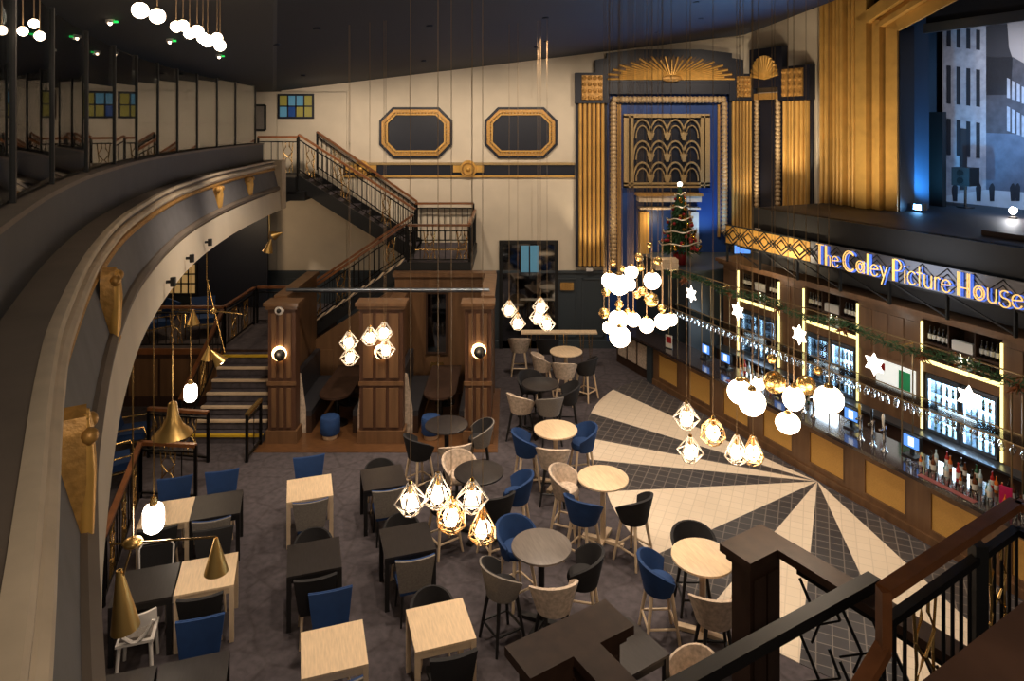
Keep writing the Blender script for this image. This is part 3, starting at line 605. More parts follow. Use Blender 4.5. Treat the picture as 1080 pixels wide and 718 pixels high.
# warm uplights at the feet of the pilasters, blue wash in the bay
for x, nm in ((623,'fluted pilaster by the cream wall'),):
    p = P(x,281,WY-0.5); o = thing('uplighter','small uplighter on the dado rail below the '+nm,'uplighter',(p.x,WY-0.11,DADO+0.07))
    MB().box(-0.1,0.1,-0.06,0.06,0,0.1).build('housing', M['white_wood'], o)
light('pilaster_uplight','SPOT',(kx(624),WY-0.9,DADO+0.25),100,(1,0.82,0.58),(kx(624),WY,6.2),0.05,75,0.7)
light('pilaster_uplight','SPOT',(kx(783),WY-1.0,4.0),100,(1,0.82,0.58),(kx(783),WY,7.2),0.05,75,0.7)
light('pilaster_uplight','SPOT',bar(-4.6,PD-1.4,SZ+0.1),180,(1,0.82,0.58),bar(-4.4,PD,7.5),0.05,80,0.7)
light('proscenium_uplight','SPOT',bar(-1.2,PD-2.3,SZ+0.05),360,(1,0.82,0.58),bar(-2.4,PD,7.6),0.08,105,1.0)
light('bay_blue_wash','SPOT',(kx(748),WY-1.3,3.2),120,(0.2,0.5,1.0),(kx(740),WY,5.0),0.1,85,0.8)
light('doorway_glow','POINT',(kx(690),WY-0.6,3.9),14,(1,0.7,0.4),None,0.08)
# ================================================================== FAR STAIRCASE
LZ, TZ = 3.2, 5.3
stc = thing('staircase','black iron staircase with two flights climbing the cream far wall to the balcony','staircase')
MB().box(-2.72,-1.05,17.5,WY-0.12,LZ-0.28,LZ).build('landing', M['black'], stc)
MB().box(-2.65,-1.12,17.6,WY-0.2,LZ,LZ+0.02).build('landing_carpet', M['carpet'], stc)
MB().box(-2.72,-1.05,17.48,17.5,LZ-0.3,LZ+0.04).build('landing_fascia', M['black'], stc)
MB().box(-7.0,-6.0,18.9,WY-0.12,TZ-0.4,TZ).build('top_landing', M['black'], stc)
MB().box(-6.7,-5.75,18.95,WY-0.15,TZ-0.65,TZ-0.4).build('top_bracket', M['black'], stc)
n1 = 11; r1 = (TZ-LZ)/n1; t1 = 3.2/n1
for k in range(n1):                          # upper flight falls to the right
    x0 = -6.0+k*t1; z = TZ-(k+1)*r1
    MB().box(x0,x0+t1+0.03,19.2,WY-0.14,z,z+0.05).build('tread', M['carpet'], stc)
    MB().box(x0,x0+0.03,19.2,WY-0.14,z,z+r1).build('riser', M['black'], stc)
def stringer(xa, za, xb, zb, Y, h): MB().prism([V(xa,Y,za),V(xb,Y,zb),V(xb,Y,zb-h),V(xa,Y,za-h)], V(0,0.06,0)).build('stringer', M['black'], stc)
stringer(-6.0,TZ+0.05,-2.72,LZ+0.1,19.15,0.42); stringer(-6.0,TZ+0.05,-2.72,LZ+0.1,WY-0.16,0.42)
MB().prism([V(-6.0,19.2,TZ-0.3),V(-2.72,19.2,LZ-0.28),V(-2.72,19.2,LZ-0.34),V(-6.0,19.2,TZ-0.36)],V(0,1.35,0)).build('soffit', M['steel'], stc)
n2 = 10; r2 = (LZ-PZ)/n2; t2 = 2.7/n2
for k in range(n2):                          # lower flight falls to the left, down to the platform
    x0 = -2.72-k*t2; z = LZ-(k+1)*r2
    MB().box(x0-t2-0.03,x0,17.55,18.8,z,z+0.05).build('tread', M['carpet'], stc)
    MB().box(x0-0.03,x0,17.55,18.8,z,z+r2).build('riser', M['black'], stc)
    MB().box(x0-t2-0.03,x0-t2+0.03,17.5,18.8,z+0.02,z+0.055).build('nosing', M['oak_leg'], stc)
stringer(-2.72,LZ+0.08,-5.42,PZ+0.1,17.5,0.36)
def balustrade(label, pts, hgt, gold=(), sub=0.16, rail=M['wood_rail'], rot_name='stair_balustrade', second=0.14, group='stair balustrades', post_ends=True):
    """pts: line of the walking surface; vertical balusters, wood handrail, gold diamond panels at given fractions"""
    o = thing(rot_name, label, 'balustrade', (0,0,0), 0, group)
    pts = [Vector(p) for p in pts]
    for a, b in zip(pts, pts[1:]):
        up = V(0,0,hgt)
        MB().beam(a+up,b+up,0.085,0.06).build('handrail', rail, o)
        MB().beam(a+up-V(0,0,second),b+up-V(0,0,second),0.04,0.03).build('lower_rail', M['iron'], o)
        MB().beam(a+V(0,0,0.1),b+V(0,0,0.1),0.04,0.03).build('bottom_rail', M['iron'], o)
        L = (b-a).length; n = max(2,int(L/sub)); t = (b-a)/L
        for i in range(1,n):
            fr = i/n; c = a.lerp(b,fr)
            if any(abs(fr-g)*L < 0.2 for g in gold): continue
            MB().cyl(c+V(0,0,0.1),c+V(0,0,hgt-second),0.011,n=5,cap=False).build('baluster', M['iron'], o)
        for g in gold:
            c = a.lerp(b,g); h0, h1 = 0.12, hgt-second; w_ = 0.13
            m = MB()
            for sx in (-1,1):
                q = [c+t*sx*w_*k+V(0,0,h0+(h1-h0)*z) for k, z in ((0.35,0),(0.35,0.15),(1,0.32),(0.12,0.5),(1,0.68),(0.35,0.85),(0.35,1))]
                m.tube(q,0.017,4); m.tube([c+t*sx*w_*1.15+V(0,0,h0),c+t*sx*w_*0.8+V(0,0,(h0+h1)/2),c+t*sx*w_*1.15+V(0,0,h1)],0.014,4)
            m.build('gold_diamond_panel', M['brass'], o)
        for e in ((a,b) if post_ends else ()):
            MB().beam(e,e+V(0,0,hgt),0.05,0.05,V(0,1,0)).build('post', M['iron'], o)
    return o
balustrade('iron balustrade with wood handrail on the near side of the upper stair flight', [(-6.0,19.2,TZ+0.1),(-2.72,19.2,LZ+0.1)], 1.08, (0.1,0.4,0.75))
balustrade('iron balustrade with wood handrail against the wall beside the upper stair flight', [(-5.85,WY-0.2,TZ+0.1),(-2.85,WY-0.2,LZ+0.1)], 1.15, (0.2,))
balustrade('level iron balustrade at the top of the stairs by the balcony end', [(-7.1,19.1,TZ),(-6.0,19.1,TZ)], 1.12, (0.75,))
balustrade('balustrade across the front of the half landing with gold diamond panels', [(-2.68,17.55,LZ),(-1.08,17.55,LZ)], 0.98, (0.35,0.88))
balustrade('balustrade at the back of the half landing against the cream wall', [(-2.9,WY-0.25,LZ),(-1.15,WY-0.25,LZ)], 1.2, ())
balustrade('balustrade along the open end of the half landing', [(-1.1,17.6,LZ),(-1.1,WY-0.3,LZ)], 1.0, ())
balustrade('balustrade falling left beside the lower stair flight above the booths', [(-2.72,17.53,LZ+0.1),(-5.42,17.53,PZ+0.1)], 0.92, (0.15,0.62,0.85))
balustrade('second balustrade on the far side of the lower stair flight', [(-2.72,18.78,LZ+0.1),(-5.42,18.78,PZ+0.1)], 0.98, ())
MB().box(-2.5,-1.2,17.56,17.58,LZ+0.33,LZ+0.37).build('gold_bar', M['brass'], stc)
balustrade('low railing with brass panels along the edge of the raised platform', [(-12.8,16.5,PZ),(-6.95,16.5,PZ)], 1.0, (0.55,0.8), 0.2)
balustrade('short railing with brass panels at the head of the entrance steps', [(-6.95,16.5,PZ),(-6.95,18.4,PZ)], 1.0, (0.3,0.7), 0.2)
balustrade('level railing across the dark wall on the raised platform', [(-6.9,18.5,PZ),(-5.6,18.5,PZ)], 1.0, (), 0.4)
# ================================================================== TIMBER BOOTHS
BZ, BY = 3.0, 14.5
def sconce(c, label, rz=0):
    o = thing('wall_sconce', label, 'wall lamp', c, rz, 'round wall sconces on the booth pillars')
    MB().cyl((0,0,0),(0,-0.04,0),0.09,n=16).build('wall_plate', M['black'], o, 40)
    MB().cyl((0,-0.04,0),(0,-0.065,0),0.155,n=24).build('lit_ring', M['ring'], o, 40)
    q = MB().lathe([(0.125,0),(0.125,0.03),(0.1,0.06),(0.05,0.08),(0.01,0.085)],24).build('black_shade', M['black'], o, 50); q.rotation_euler = (R(90),0,0); q.location = (0.02,-0.07,-0.02)
    return o
M['wood_shaft_shade'] = mat('walnut_shaft_shaded', (84,56,40), 0.45, var=0.2, scale=7, stretch=(1,1,0.1))  # darker walnut: groove shade between the raised panels put into the colour
def pillar(name, label, x0, x1, y0, y1, group='booth pillars', z=BZ):
    o = thing(name, label, 'pillar', ((x0+x1)/2,(y0+y1)/2,0), 0, group); hw, hd = (x1-x0)/2, (y1-y0)/2
    MB().box(-hw,hw,-hd,hd,0.0,z-0.14).build('shaft', M['wood_shaft_shade'], o)
    MB().box(-hw-0.04,hw+0.04,-hd-0.04,hd+0.04,0,0.28).build('plinth', M['wood'], o)
    MB().box(-hw-0.05,hw+0.05,-hd-0.05,hd+0.05,z-0.14,z-0.07).build('neck_moulding', M['wood'], o)
    MB().box(-hw-0.08,hw+0.08,-hd-0.08,hd+0.08,z-0.07,z).build('cap', M['wood'], o)
    MB().box(-hw-0.02,hw+0.02,-hd-0.03,-hd,1.24,1.32).build('mid_rail', M['wood'], o)
    n = 3; wd = (2*hw-0.1)/n
    for k in range(n):
        a = -hw+0.05+k*wd
        for z0, z1 in ((0.36,1.18),(1.4,z-0.24)): MB().box(a+0.035,a+wd-0.035,-hd-0.04,-hd,z0,z1).build('raised_panel', M['wood'], o)
    return o
pl = [(-5.18,-4.6,'panelled walnut pillar of the booth beside the entrance steps'),(-3.24,-2.32,'wide panelled walnut pillar between the two booths'),(-1.0,-0.44,'panelled walnut pillar at the open end of the booths')]
for a, b, lab in pl: pillar('booth_pillar', lab, a, b, BY, BY+0.3)
for x, y, lab in ((295.5,372,'round wall sconce glowing on the pillar beside the entrance steps'),(403,370,'round wall sconce glowing on the wide middle booth pillar'),(505,369,'round wall sconce glowing on the booth pillar nearest the hall')):
    p = at_depth(x,y,BY-0.03); sconce(p, lab); light('sconce_glow','POINT',p+V(0,-0.16,0.02),3.2,WARM,None,0.08)
p = at_depth(295,327,BY-0.01); o = thing('security_camera','small white dome camera high on the booth pillar by the steps','camera',p)
q = MB().lathe([(0.1,0),(0.1,0.03),(0.08,0.06)],18).build('housing', M['white_wood'], o, 40); q.rotation_euler = (R(90),0,0)
MB().ball((0,-0.06,0),0.05,12,8).build('lens', M['black'], o, 60)
def booth_wall(label, boxes, panels=(), sloped=None):
    o = thing('booth_wall', label, 'partition', (0,0,0), 0, 'walnut walls of the far booths')
    for nm, bx_ in boxes: MB().box(*bx_).build(nm, M['wood'], o)
    if sloped: MB().prism(sloped, V(0,0.15,0)).build('wall_panel', M['wood'], o)
    for bx_ in panels: MB().box(*bx_).build('raised_panel', M['wood'], o)
y0 = BY+0.4
booth_wall('walnut side wall of the first booth beside the entrance steps', [('wall_panel',(-5.12,-4.95,y0,17.3,0,BZ-0.05)),('cap',(-5.2,-4.9,y0,17.35,BZ-0.05,BZ+0.04))])
booth_wall('walnut outer side wall of the second booth facing the hall', [('wall_panel',(-0.62,-0.46,y0,17.15,0,BZ-0.05)),('cap',(-0.68,-0.38,y0,17.1,BZ-0.05,BZ+0.04))])
booth_wall('low walnut wall dividing the two far booths', [('wall_panel',(-2.95,-2.6,y0,17.15,0,2.6))])
booth_wall('walnut back wall of the second booth with a narrow mirror', [('wall_panel',(-2.95,-0.44,17.2,17.35,0,BZ-0.06)),('cap',(-3.0,-0.4,17.12,17.42,BZ-0.06,BZ+0.04))], [(x,x+0.28,17.17,17.2,0.4,2.75) for x in (-2.5,-2.1,-1.25,-0.92)])
booth_wall('sloping walnut wall under the stairs at the back of the first booth', [], [(x,x+0.4,17.17,17.2,0.3,1.1+(x+4.9)*0.62) for x in (-4.9,-4.35,-3.8,-3.4)], [V(-5.1,17.2,0),V(-2.97,17.2,0),V(-2.97,17.2,2.65),V(-5.1,17.2,1.25)])
tag(MB().cyl((-5.05,15.3,3.06),(-0.5,15.3,3.06),0.05,n=10).build('steel_tube', M['steel'], None, 40), 'long grey steel tube laid across the tops of the far booths', 'tube')
p, q = at_depth(451,371,17.15), at_depth(470,310,17.15)
o = thing('booth_mirror','tall narrow mirror on the back wall of the second booth','mirror',((p.x+q.x)/2,17.15,(p.z+q.z)/2)); hw, hh = (q.x-p.x)/2,(q.z-p.z)/2
MB().box(-hw,hw,0,0.02,-hh,hh).build('glass', M['mirror'], o)
for a in ((-hw-0.05,-hw),(hw,hw+0.05)): MB().box(*a,-0.02,0.03,-hh-0.05,hh+0.05).build('frame_side', M['wood_dark'], o)
for a in ((-hh-0.05,-hh),(hh,hh+0.05)): MB().box(-hw,hw,-0.02,0.03,*a).build('frame_rail', M['wood_dark'], o)
tag(MB().prism([V(x,0,z) for x, z in ((-0.17,-0.05),(-0.12,-0.06),(0,-0.04),(0.12,-0.06),(0.17,-0.05),(0.15,0.06),(0.06,0.05),(0,0.07),(-0.06,0.05),(-0.15,0.06))],V(0,-0.02,0)).build('gold_emblem', M['brass'], None, None, at_depth(461,384,17.17)), 'small gold emblem on the booth wall below the narrow mirror', 'emblem')
def bench(x0,x1,y0,y1,back,label):
    o = thing('booth_bench', label, 'bench', ((x0+x1)/2,(y0+y1)/2,0.012), 0, 'leather benches in the far booths'); hw, hd = (x1-x0)/2,(y1-y0)/2
    MB().box(-hw,hw,-hd,hd,0,0.36).build('base', M['wood_dark'], o); MB().box(-hw,hw,-hd,hd,0.36,0.48).build('seat_cushion', M['leather'], o)
    a = (-hw,-hw+0.12) if back < 0 else (hw-0.12,hw); MB().box(*a,-hd,hd,0.48,1.15).build('back_cushion', M['leather'], o)
    q = -1 if back < 0 else 1; MB().prism([V(q*hw,-hd-0.02,0.0),V(-q*hw*0.55,-hd-0.02,0.0),V(-q*hw*0.55,-hd-0.02,0.5),V(-q*hw*0.1,-hd-0.02,1.3),V(q*hw,-hd-0.02,1.35)],V(0,0.03,0)).build('end_panel', M['beige'], o)
bench(-4.92,-4.4,14.98,17.1,-1,'dark leather bench beside the steps-side wall of the first booth'); bench(-3.5,-2.98,14.98,17.1,1,'dark leather bench against the dividing wall in the first booth')
bench(-2.58,-2.06,14.98,17.1,-1,'dark leather bench against the dividing wall in the second booth'); bench(-1.16,-0.64,14.98,17.1,1,'dark leather bench by the outer wall of the second booth')
def booth_table(x, label):
    o = thing('booth_table', label, 'table', (x,15.9,0.012), 0, 'long dark tables in the far booths')
    MB().prism([V(math.cos(t)*0.36,-0.6+math.sin(t)*0.36 if math.sin(t) < 0 else -0.6+0,0.72) for t in [math.pi+math.pi*i/12 for i in range(13)]]+[V(0.36,1.1,0.72),V(-0.36,1.1,0.72)],V(0,0,0.045)).build('tabletop', M['wood_dark'], o)
    for y in (-0.45,0.7): MB().cyl((0,y,0),(0,y,0.72),0.05).build('column', M['black'], o,40); MB().cyl((0,y,0),(0,y,0.03),0.24,n=16).build('foot', M['black'], o,40)
booth_table(-3.95,'long dark table with rounded end in the first booth'); booth_table(-1.62,'long dark table with rounded end in the second booth')
def drum(x, y, label):
    o = thing('drum_stool', label, 'stool', (x,y,0.012), 0, 'blue drum stools')
    MB().lathe([(0.15,0),(0.16,0.02),(0.16,0.1)],18).build('wood_base', M['oak_leg'], o, 40)
    MB().lathe([(0.19,0.1),(0.21,0.13),(0.21,0.42),(0.19,0.46),(0.05,0.48)],20).build('blue_upholstery', M['blue'], o, 50)
drum(-3.93,14.75,'blue velvet drum stool at the end of the first booth table'); drum(-1.75,14.75,'blue velvet drum stool at the end of the second booth table')
# ================================================================== THE BAR
FP = M['panel_gold']
ORD = ['beyond the dark pillar','farthest','second farthest','third farthest','fourth farthest','fifth','third nearest','second nearest','nearest']
S0, PITCH = -5.11, 1.21
for k in range(9):
    a = S0+k*PITCH; b = a+PITCH; lab = ['farthest gold-panelled bar front unit, next to the dark pillar','second gold-panelled bar front unit from the dark pillar','third gold-panelled bar front unit from the dark pillar','fourth gold-panelled bar front unit, left of the sunray tip','gold-panelled bar front unit just left of where the floor rays meet','gold-panelled bar front unit just right of where the floor rays meet','gold-panelled bar front unit second right of the ray tip','gold-panelled bar front unit partly behind the mahogany handrail','gold-panelled bar front unit hidden mostly by the mahogany handrail'][k]
    o = thing('bar_front_unit', lab, 'bar unit', bar(a,0,0), BAR_ROT, 'panelled units along the bar front')
    # local frame: x along the bar, y into... (rotation maps x->U, y->left of U which points into the bar)
    MB().box(0,PITCH,0.03,0.62,0,1.0).build('carcass', M['wood_dark'], o)
    MB().box(0,PITCH,-0.05,0.05,0,0.14).build('plinth', M['wood'], o)
    MB().box(0,PITCH,-0.012,0.03,0.14,0.22).build('bottom_rail', M['wood'], o); MB().box(0,PITCH,-0.012,0.03,0.86,1.0).build('top_rail', M['wood'], o)
    for x0, x1 in ((0,0.2),(PITCH-0.2,PITCH)): MB().box(x0,x1,-0.012,0.03,0.22,0.86).build('stile', M['wood'], o)
    MB().box(0.2,PITCH-0.2,0.012,0.03,0.22,0.86).build('gold_panel', FP, o)
    m = MB()
    for c in ((0.2,0.225,0.22,0.86),(PITCH-0.225,PITCH-0.2,0.22,0.86),(0.2,PITCH-0.2,0.22,0.245),(0.2,PITCH-0.2,0.835,0.86)): m.box(c[0],c[1],-0.018,0.012,c[2],c[3])
    m.build('panel_bead', M['wood'], o)
tag(MB().bbox(-5.35,5.9,-0.17,0.7,1.0,1.06).build('counter_top', M['counter']), 'long polished dark counter top running the length of the bar', 'counter')
o = thing('bar_pillar','dark slate square pillar at the far end of the bar','pillar',bar(-5.23,0,0),BAR_ROT)
MB().box(-0.11,0.11,-0.06,0.6,0,1.0).build('shaft', M['dado'], o)
o = thing('bar_return_unit','pale-panelled bar front section beyond the dark slate pillar','bar unit',bar(-6.92,0,0),BAR_ROT)
MB().box(0,1.56,0.03,0.6,0,0.98).build('carcass', M['wood_dark'], o); MB().box(0,1.56,-0.15,0.6,0.98,1.05).build('top', M['counter'], o)
for a in (0.12,0.6,1.08): MB().box(a,a+0.38,0.0,0.03,0.25,0.85).build('pale_panel', M['beige'], o)
# back bar
BD = 1.9
bb = thing('back_bar','tall walnut back bar with three lit bays under the stage front','back bar')
bays = [(-4.03,-2.66),(-1.92,-0.5),(0.92,2.36)]
solid = [(-4.6,-4.03),(-2.66,-1.92),(-0.5,0.92),(2.36,6.0)]
for a, b in solid:
    MB().bbox(a,b,BD-0.02,BD+0.5,0,3.08).build('panel', M['wood'], bb)
    n = max(1,int((b-a)/0.35))
    for i in range(n): MB().bbox(a+(b-a)*i/n+0.03,a+(b-a)*(i+1)/n-0.03,BD-0.04,BD-0.02,2.1,2.95).build('raised_panel', M['wood'], bb)
MB().bbox(-4.7,6.0,BD-0.12,BD+0.55,3.08,3.14).build('cornice', M['wood'], bb); MB().bbox(-4.75,6.0,BD-0.18,BD+0.6,3.14,3.22).build('cornice_top', M['wood'], bb)
MB().bbox(-4.6,6.0,BD+0.48,BD+0.56,0,3.08).build('back_board', M['wood_dark'], bb)
MB().bbox(-4.6,6.0,BD-0.25,BD,0,0.88).build('lower_cupboards', M['wood_dark'], bb); MB().bbox(-4.6,6.0,BD-0.3,BD+0.02,0.88,0.92).build('work_ledge', M['steel'], bb)
def make_bottle(body, lab, r=0.037, h=0.3):
    def f():
        o = thing('bottle','bottle','bottle')
        g_ = MB().lathe([(r*0.9,0),(r,0.01),(r,h*0.6),(r*0.75,h*0.7),(r*0.36,h*0.78),(r*0.36,h)],8).build('glass_body', M[body], o, 50)
        MB().lathe([(r*1.03,h*0.2),(r*1.03,h*0.5)],8).build('paper_label', M[lab], g_, 50)
        return o
    return Kind(f)
BOT = {k: make_bottle(k,'paper') for k in ('bottle_dark','bottle_green','bottle_brown','bottle_clear','bottle_red','bottle_orange')}
baylab = ['nearest the Christmas tree','in the middle','nearest the foreground stairs','at the near end of the bar']
for bi, (a, b) in enumerate(bays):
    lb = baylab[bi]
    # upper wine shelves: back, two shelves, uprights
    for z in (2.3,2.62): MB().bbox(a+0.03,b-0.03,BD,BD+0.45,z-0.03,z).build('shelf', M['wood_dark'], bb)
    for f_ in (1/3,2/3): MB().bbox(a+(b-a)*f_-0.012,a+(b-a)*f_+0.012,BD,BD+0.45,2.3,3.06).build('shelf_divider', M['wood_dark'], bb)
    for s in (a,b): MB().bbox(s-0.017,s+0.017,BD-0.06,BD-0.03,0.95,3.0).build('led_strip', M['led'], bb)
    MB().bbox(a+0.04,b-0.04,BD-0.05,BD-0.02,2.24,2.3).build('led_strip', M['led'], bb)
    MB().bbox(a,b,BD-0.02,BD+0.1,2.05,2.24).build('lit_pelmet', M['wood'], bb)
    light('bay_glow','POINT',bar((a+b)/2,BD+0.12,2.5),5,(1,0.85,0.5),None,0.05)
    for c in range(3):
        for i in range(5):
            if (c == 1 and i in (2,)): continue
            s = a+(b-a)*(c+0.14+0.18*i)/3
            if c != 1: BOT['bottle_dark'].put(bar(s,BD+0.1,2.62),0,'dark wine bottle standing on the upper shelf of the bay '+lb,'bottle','wine bottles on the upper shelf '+lb)
            else: BOT['bottle_clear' if i%2 else 'bottle_brown'].put(bar(s,BD+0.1,2.3),0,'spirit bottle on the lower shelf of the bay '+lb,'bottle','spirit bottles on the lower shelf '+lb)
    tag(MB().bbox(a+(b-a)*0.37,a+(b-a)*0.63,BD+0.02,BD+0.1,2.62,2.8).build('wine_box', M['paper']), 'pale wine box on the upper shelf of the back bar bay '+lb, 'box')
    # two fridges a bay
    for side, sd in ((0,'far'),(1,'near')):
        f0 = a+0.06+side*(b-a-0.12)/2; f1 = f0+(b-a-0.12)/2-0.02
        o = thing('bottle_fridge', 'lit glass-door bottle fridge, %s one of the pair in the bay %s' % (sd, lb), 'fridge', bar(f0,BD,0), BAR_ROT, 'lit fridges in the back bar'); wd = f1-f0
        m = MB().box(0,0.03,0,0.45,0.92,2.03).box(wd-0.03,wd,0,0.45,0.92,2.03).box(0,wd,0,0.45,0.92,0.98).box(0,wd,0,0.45,1.95,2.03); m.build('cabinet', M['steel'], o)
        MB().box(0.03,wd-0.03,0.4,0.43,0.98,1.95).build('lit_back', M['fridge_light'], o)
        for z in (1.2,1.45,1.7): MB().box(0.05,wd-0.05,0.03,0.4,z-0.01,z).build('shelf', M['stemware'], o)
        for x0 in (0.03,wd-0.05): MB().box(x0,x0+0.02,0.02,0.05,1.0,1.94).build('fill_strip', M['fridge_light'], o)  # added glowing strips to brighten the bottle fronts
        d_ = MB().box(0.035,wd-0.035,-0.012,-0.004,1.0,1.94).build('glass_door', M['glass'], o)
        m = MB().box(0.0,0.05,-0.03,0.0,0.94,2.0).box(wd-0.05,wd,-0.03,0.0,0.94,2.0).box(0.05,wd-0.05,-0.03,0,0.94,1.0).box(0.05,wd-0.05,-0.03,0,1.94,2.0); m.build('door_frame', M['steel'], d_)
        MB().cyl((wd-0.06,-0.05,1.2),(wd-0.06,-0.05,1.7),0.01,n=6).build('handle', M['chrome'], d_)
        kinds = ['bottle_brown','bottle_clear','bottle_green','bottle_clear'] if side == 0 else ['bottle_clear','bottle_green','bottle_clear','bottle_orange']
        for r_,z in enumerate((0.98,1.2,1.45,1.7)):
            for i in range(5):
                s = f0+0.1+(wd-0.2)*i/4
                BOT[kinds[(r_+bi+(i//3)*(side+1))%4]].put(bar(s,BD+0.12,z),0,'small bottle in the %s lit fridge of the bay %s' % (sd, lb),'bottle','bottles in the %s fridge %s' % (sd, lb),(0.66,0.66,0.66))
    light('fridge_glow','AREA',bar((a+b)/2,BD-0.12,1.5),24,(0.72,0.87,1.0),bar((a+b)/2,0,1.0),0.7)
o = thing('festive_poster','white poster with green and red print hung on the back bar panel','poster',bar(-0.05,BD-0.06,1.5),BAR_ROT)
MB().box(0,0.85,0,0.015,0,0.5).build('sheet', mat('poster_white_glow',(235,238,235),0.6,emit=(235,240,235),strength=0.6), o)  # paper sheet given a glow of its own to look lit
MB().box(0.5,0.75,-0.004,0,0.06,0.42).build('green_print', mat('poster_green',(50,170,110),0.6), o); MB().box(0.08,0.2,-0.004,0,0.3,0.44).build('red_print', M['red'], o)
# gantry over the counter
gt = thing('bar_gantry','brass gantry with two tiers of rails standing along the bar counter','gantry')
GD = 0.5
for s in (-4.95,-3.65,-3.0,-1.6,0.08,1.6,3.37,4.9):
    for d in (0.36,0.64): MB().cyl(bar(s,d,1.06),bar(s,d,2.95),0.013,n=8).build('post', M['brass_dull'], gt, 40)
    MB().cyl(bar(s,0.36,2.95),bar(s,0.64,2.95),0.014,n=6).build('cross_bar', M['brass'], gt)
for z in (2.02,2.95):
    for d in (0.3,0.7): MB().cyl(bar(-5.1,d,z),bar(5.3,d,z),0.013,n=8).build('rail', M['brass_dull'], gt, 40)
MB().bbox(-5.1,5.3,0.32,0.68,2.0,2.012).build('glass_shelf', M['glass'], gt)
for d in (0.4,0.5,0.6): MB().bbox(-5.1,5.3,d-0.01,d+0.01,1.97,1.985).build('hanger_rail', M['steel'], gt)
def stem_glass():
    o = thing('wine_glass','x','glass')
    MB().lathe([(0.035,0),(0.034,-0.004),(0.005,-0.01),(0.005,-0.08),(0.03,-0.1),(0.04,-0.14),(0.034,-0.19)],8).build('bowl_and_stem', M['stemware'], o, 60); return o
SG = Kind(stem_glass)
for i in range(68):
    SG.put(bar(-4.95+i*0.148+random.uniform(-.01,.01),0.45,1.98),0,'wine glass hanging upside down in the row nearest the hall under the gantry','glass','wine glasses hung in the front gantry row')
for i in range(52):
    SG.put(bar(-4.9+i*0.195,0.57,1.98),0,'wine glass hanging upside down in the row nearest the back bar','glass','wine glasses hung in the rear gantry row')
# garland along the upper rail
m = MB()
for i in range(1700):
    s = random.uniform(-5.0,5.2); sag = 0.05*math.sin(s*3.0)
    c = bar(s,0.3+random.uniform(-.05,.05),2.96+sag+random.uniform(-.07,.05)); v = V(random.uniform(-1,1),random.uniform(-1,1),random.uniform(-.6,.8))*0.125
    m.cyl(c,c+v,0.011,0.002,3,False)
o = tag(m.build('fir_garland', M['needle']), 'fir garland dressed with copper leaves along the top gantry rail', 'garland'); o['kind'] = 'stuff'
for i, s in enumerate((-4.2,-2.6,-1.15,0.45,2.0,3.5)):
    m = MB()
    for k in range(24):
        v = V(random.uniform(-1,1),random.uniform(-1,1),random.uniform(-1,0.6))*0.16; m.cyl(bar(s,0.3,2.9),bar(s,0.3,2.9)+v,0.025,0.004,4)
    tag(m.build('copper_leaf_bunch', mat('copper_leaf_%d' % i,(128,74,40),0.5,0.3)), 'bunch of copper leaves on the gantry garland, %s from the tree end' % ['first','second','third','fourth','fifth','sixth'][i], 'decoration', 'copper leaf bunches')
# lit paper stars
for x, y, lab in ((729,310,'lit six-point star nearest the Christmas tree'),(778,328,'lit six-point star second from the Christmas tree'),(843,353,'lit six-point star in the middle of the row over the bar'),(922,384,'lit six-point star fourth from the Christmas tree'),(1022,420,'lit six-point star nearest the foreground stairs')):
    s, z = on_bar(x,y,0.25); o = thing('hanging_star', lab, 'star light', bar(s,0.25,z), BAR_ROT, 'lit stars hung over the bar')
    pts = [V(math.sin(R(30*k))*(0.21 if k%2 == 0 else 0.122),0,math.cos(R(30*k))*(0.21 if k%2 == 0 else 0.122)) for k in range(12)]
    m = MB(); m.add(pts+[V(0,-0.07,0),V(0,0.07,0)],[(k,(k+1)%12,12) for k in range(12)]+[((k+1)%12,k,13) for k in range(12)]); m.build('star_lantern', M['star'], o)
    MB().cyl((0,0,0.17),(0,0,2.95-z),0.004,n=5).build('hanging_cord', M['cord'], o)
# tills, taps, small things on the counter
def till(s, lab, d=0.42):
    o = thing('till', lab, 'till', bar(s,d,1.06), BAR_ROT, 'tills on the bar counter')
    MB().box(-0.12,0.12,-0.1,0.1,0,0.03).build('foot', M['black'], o); MB().box(-0.03,0.03,-0.02,0.02,0.03,0.2).build('neck', M['black'], o)
    MB().box(-0.16,0.16,-0.03,0.03,0.14,0.38).build('screen_case', M['black'], o); MB().box(-0.14,0.14,-0.036,-0.03,0.16,0.36).build('screen', M['screen'], o); MB().box(-0.05,0.05,-0.04,-0.036,0.19,0.34).build('page', M['screen_white'], o)
till(-3.55,'till with a lit screen on the counter nearest the Christmas tree'); till(-2.85,'till with a lit screen second from the Christmas tree'); till(0.55,'till with a lit screen beside the chrome beer taps'); till(1.75,'till with a lit blue screen right of the beer taps'); till(-1.2,'till with a lit screen half hidden behind the globe lights')
for k, s in enumerate((-0.35,-0.1,0.95,1.2,1.42)):
    o = thing('beer_tap', 'chrome beer tap on the counter, %s along from the tree end' % ['first','second','third','fourth','fifth'][k], 'beer tap', bar(s,0.15,1.06), BAR_ROT, 'chrome beer taps')
    MB().lathe([(0.06,0),(0.06,0.02),(0.03,0.05),(0.028,0.36),(0.04,0.38),(0.04,0.46)],14).build('column', M['chrome'], o, 50)
    MB().cyl((0,-0.02,0.4),(0,-0.12,0.4),0.02).build('spout', M['chrome'], o, 50); MB().lathe([(0.015,0.46),(0.02,0.5),(0.025,0.62),(0.012,0.66)],10,(0,-0.03,0)).build('handle', M[['black','red','yellow','black','paper'][k]], o, 50)
cols = ['bottle_orange','bottle_red','bottle_clear','bottle_green','bottle_brown','bottle_dark']
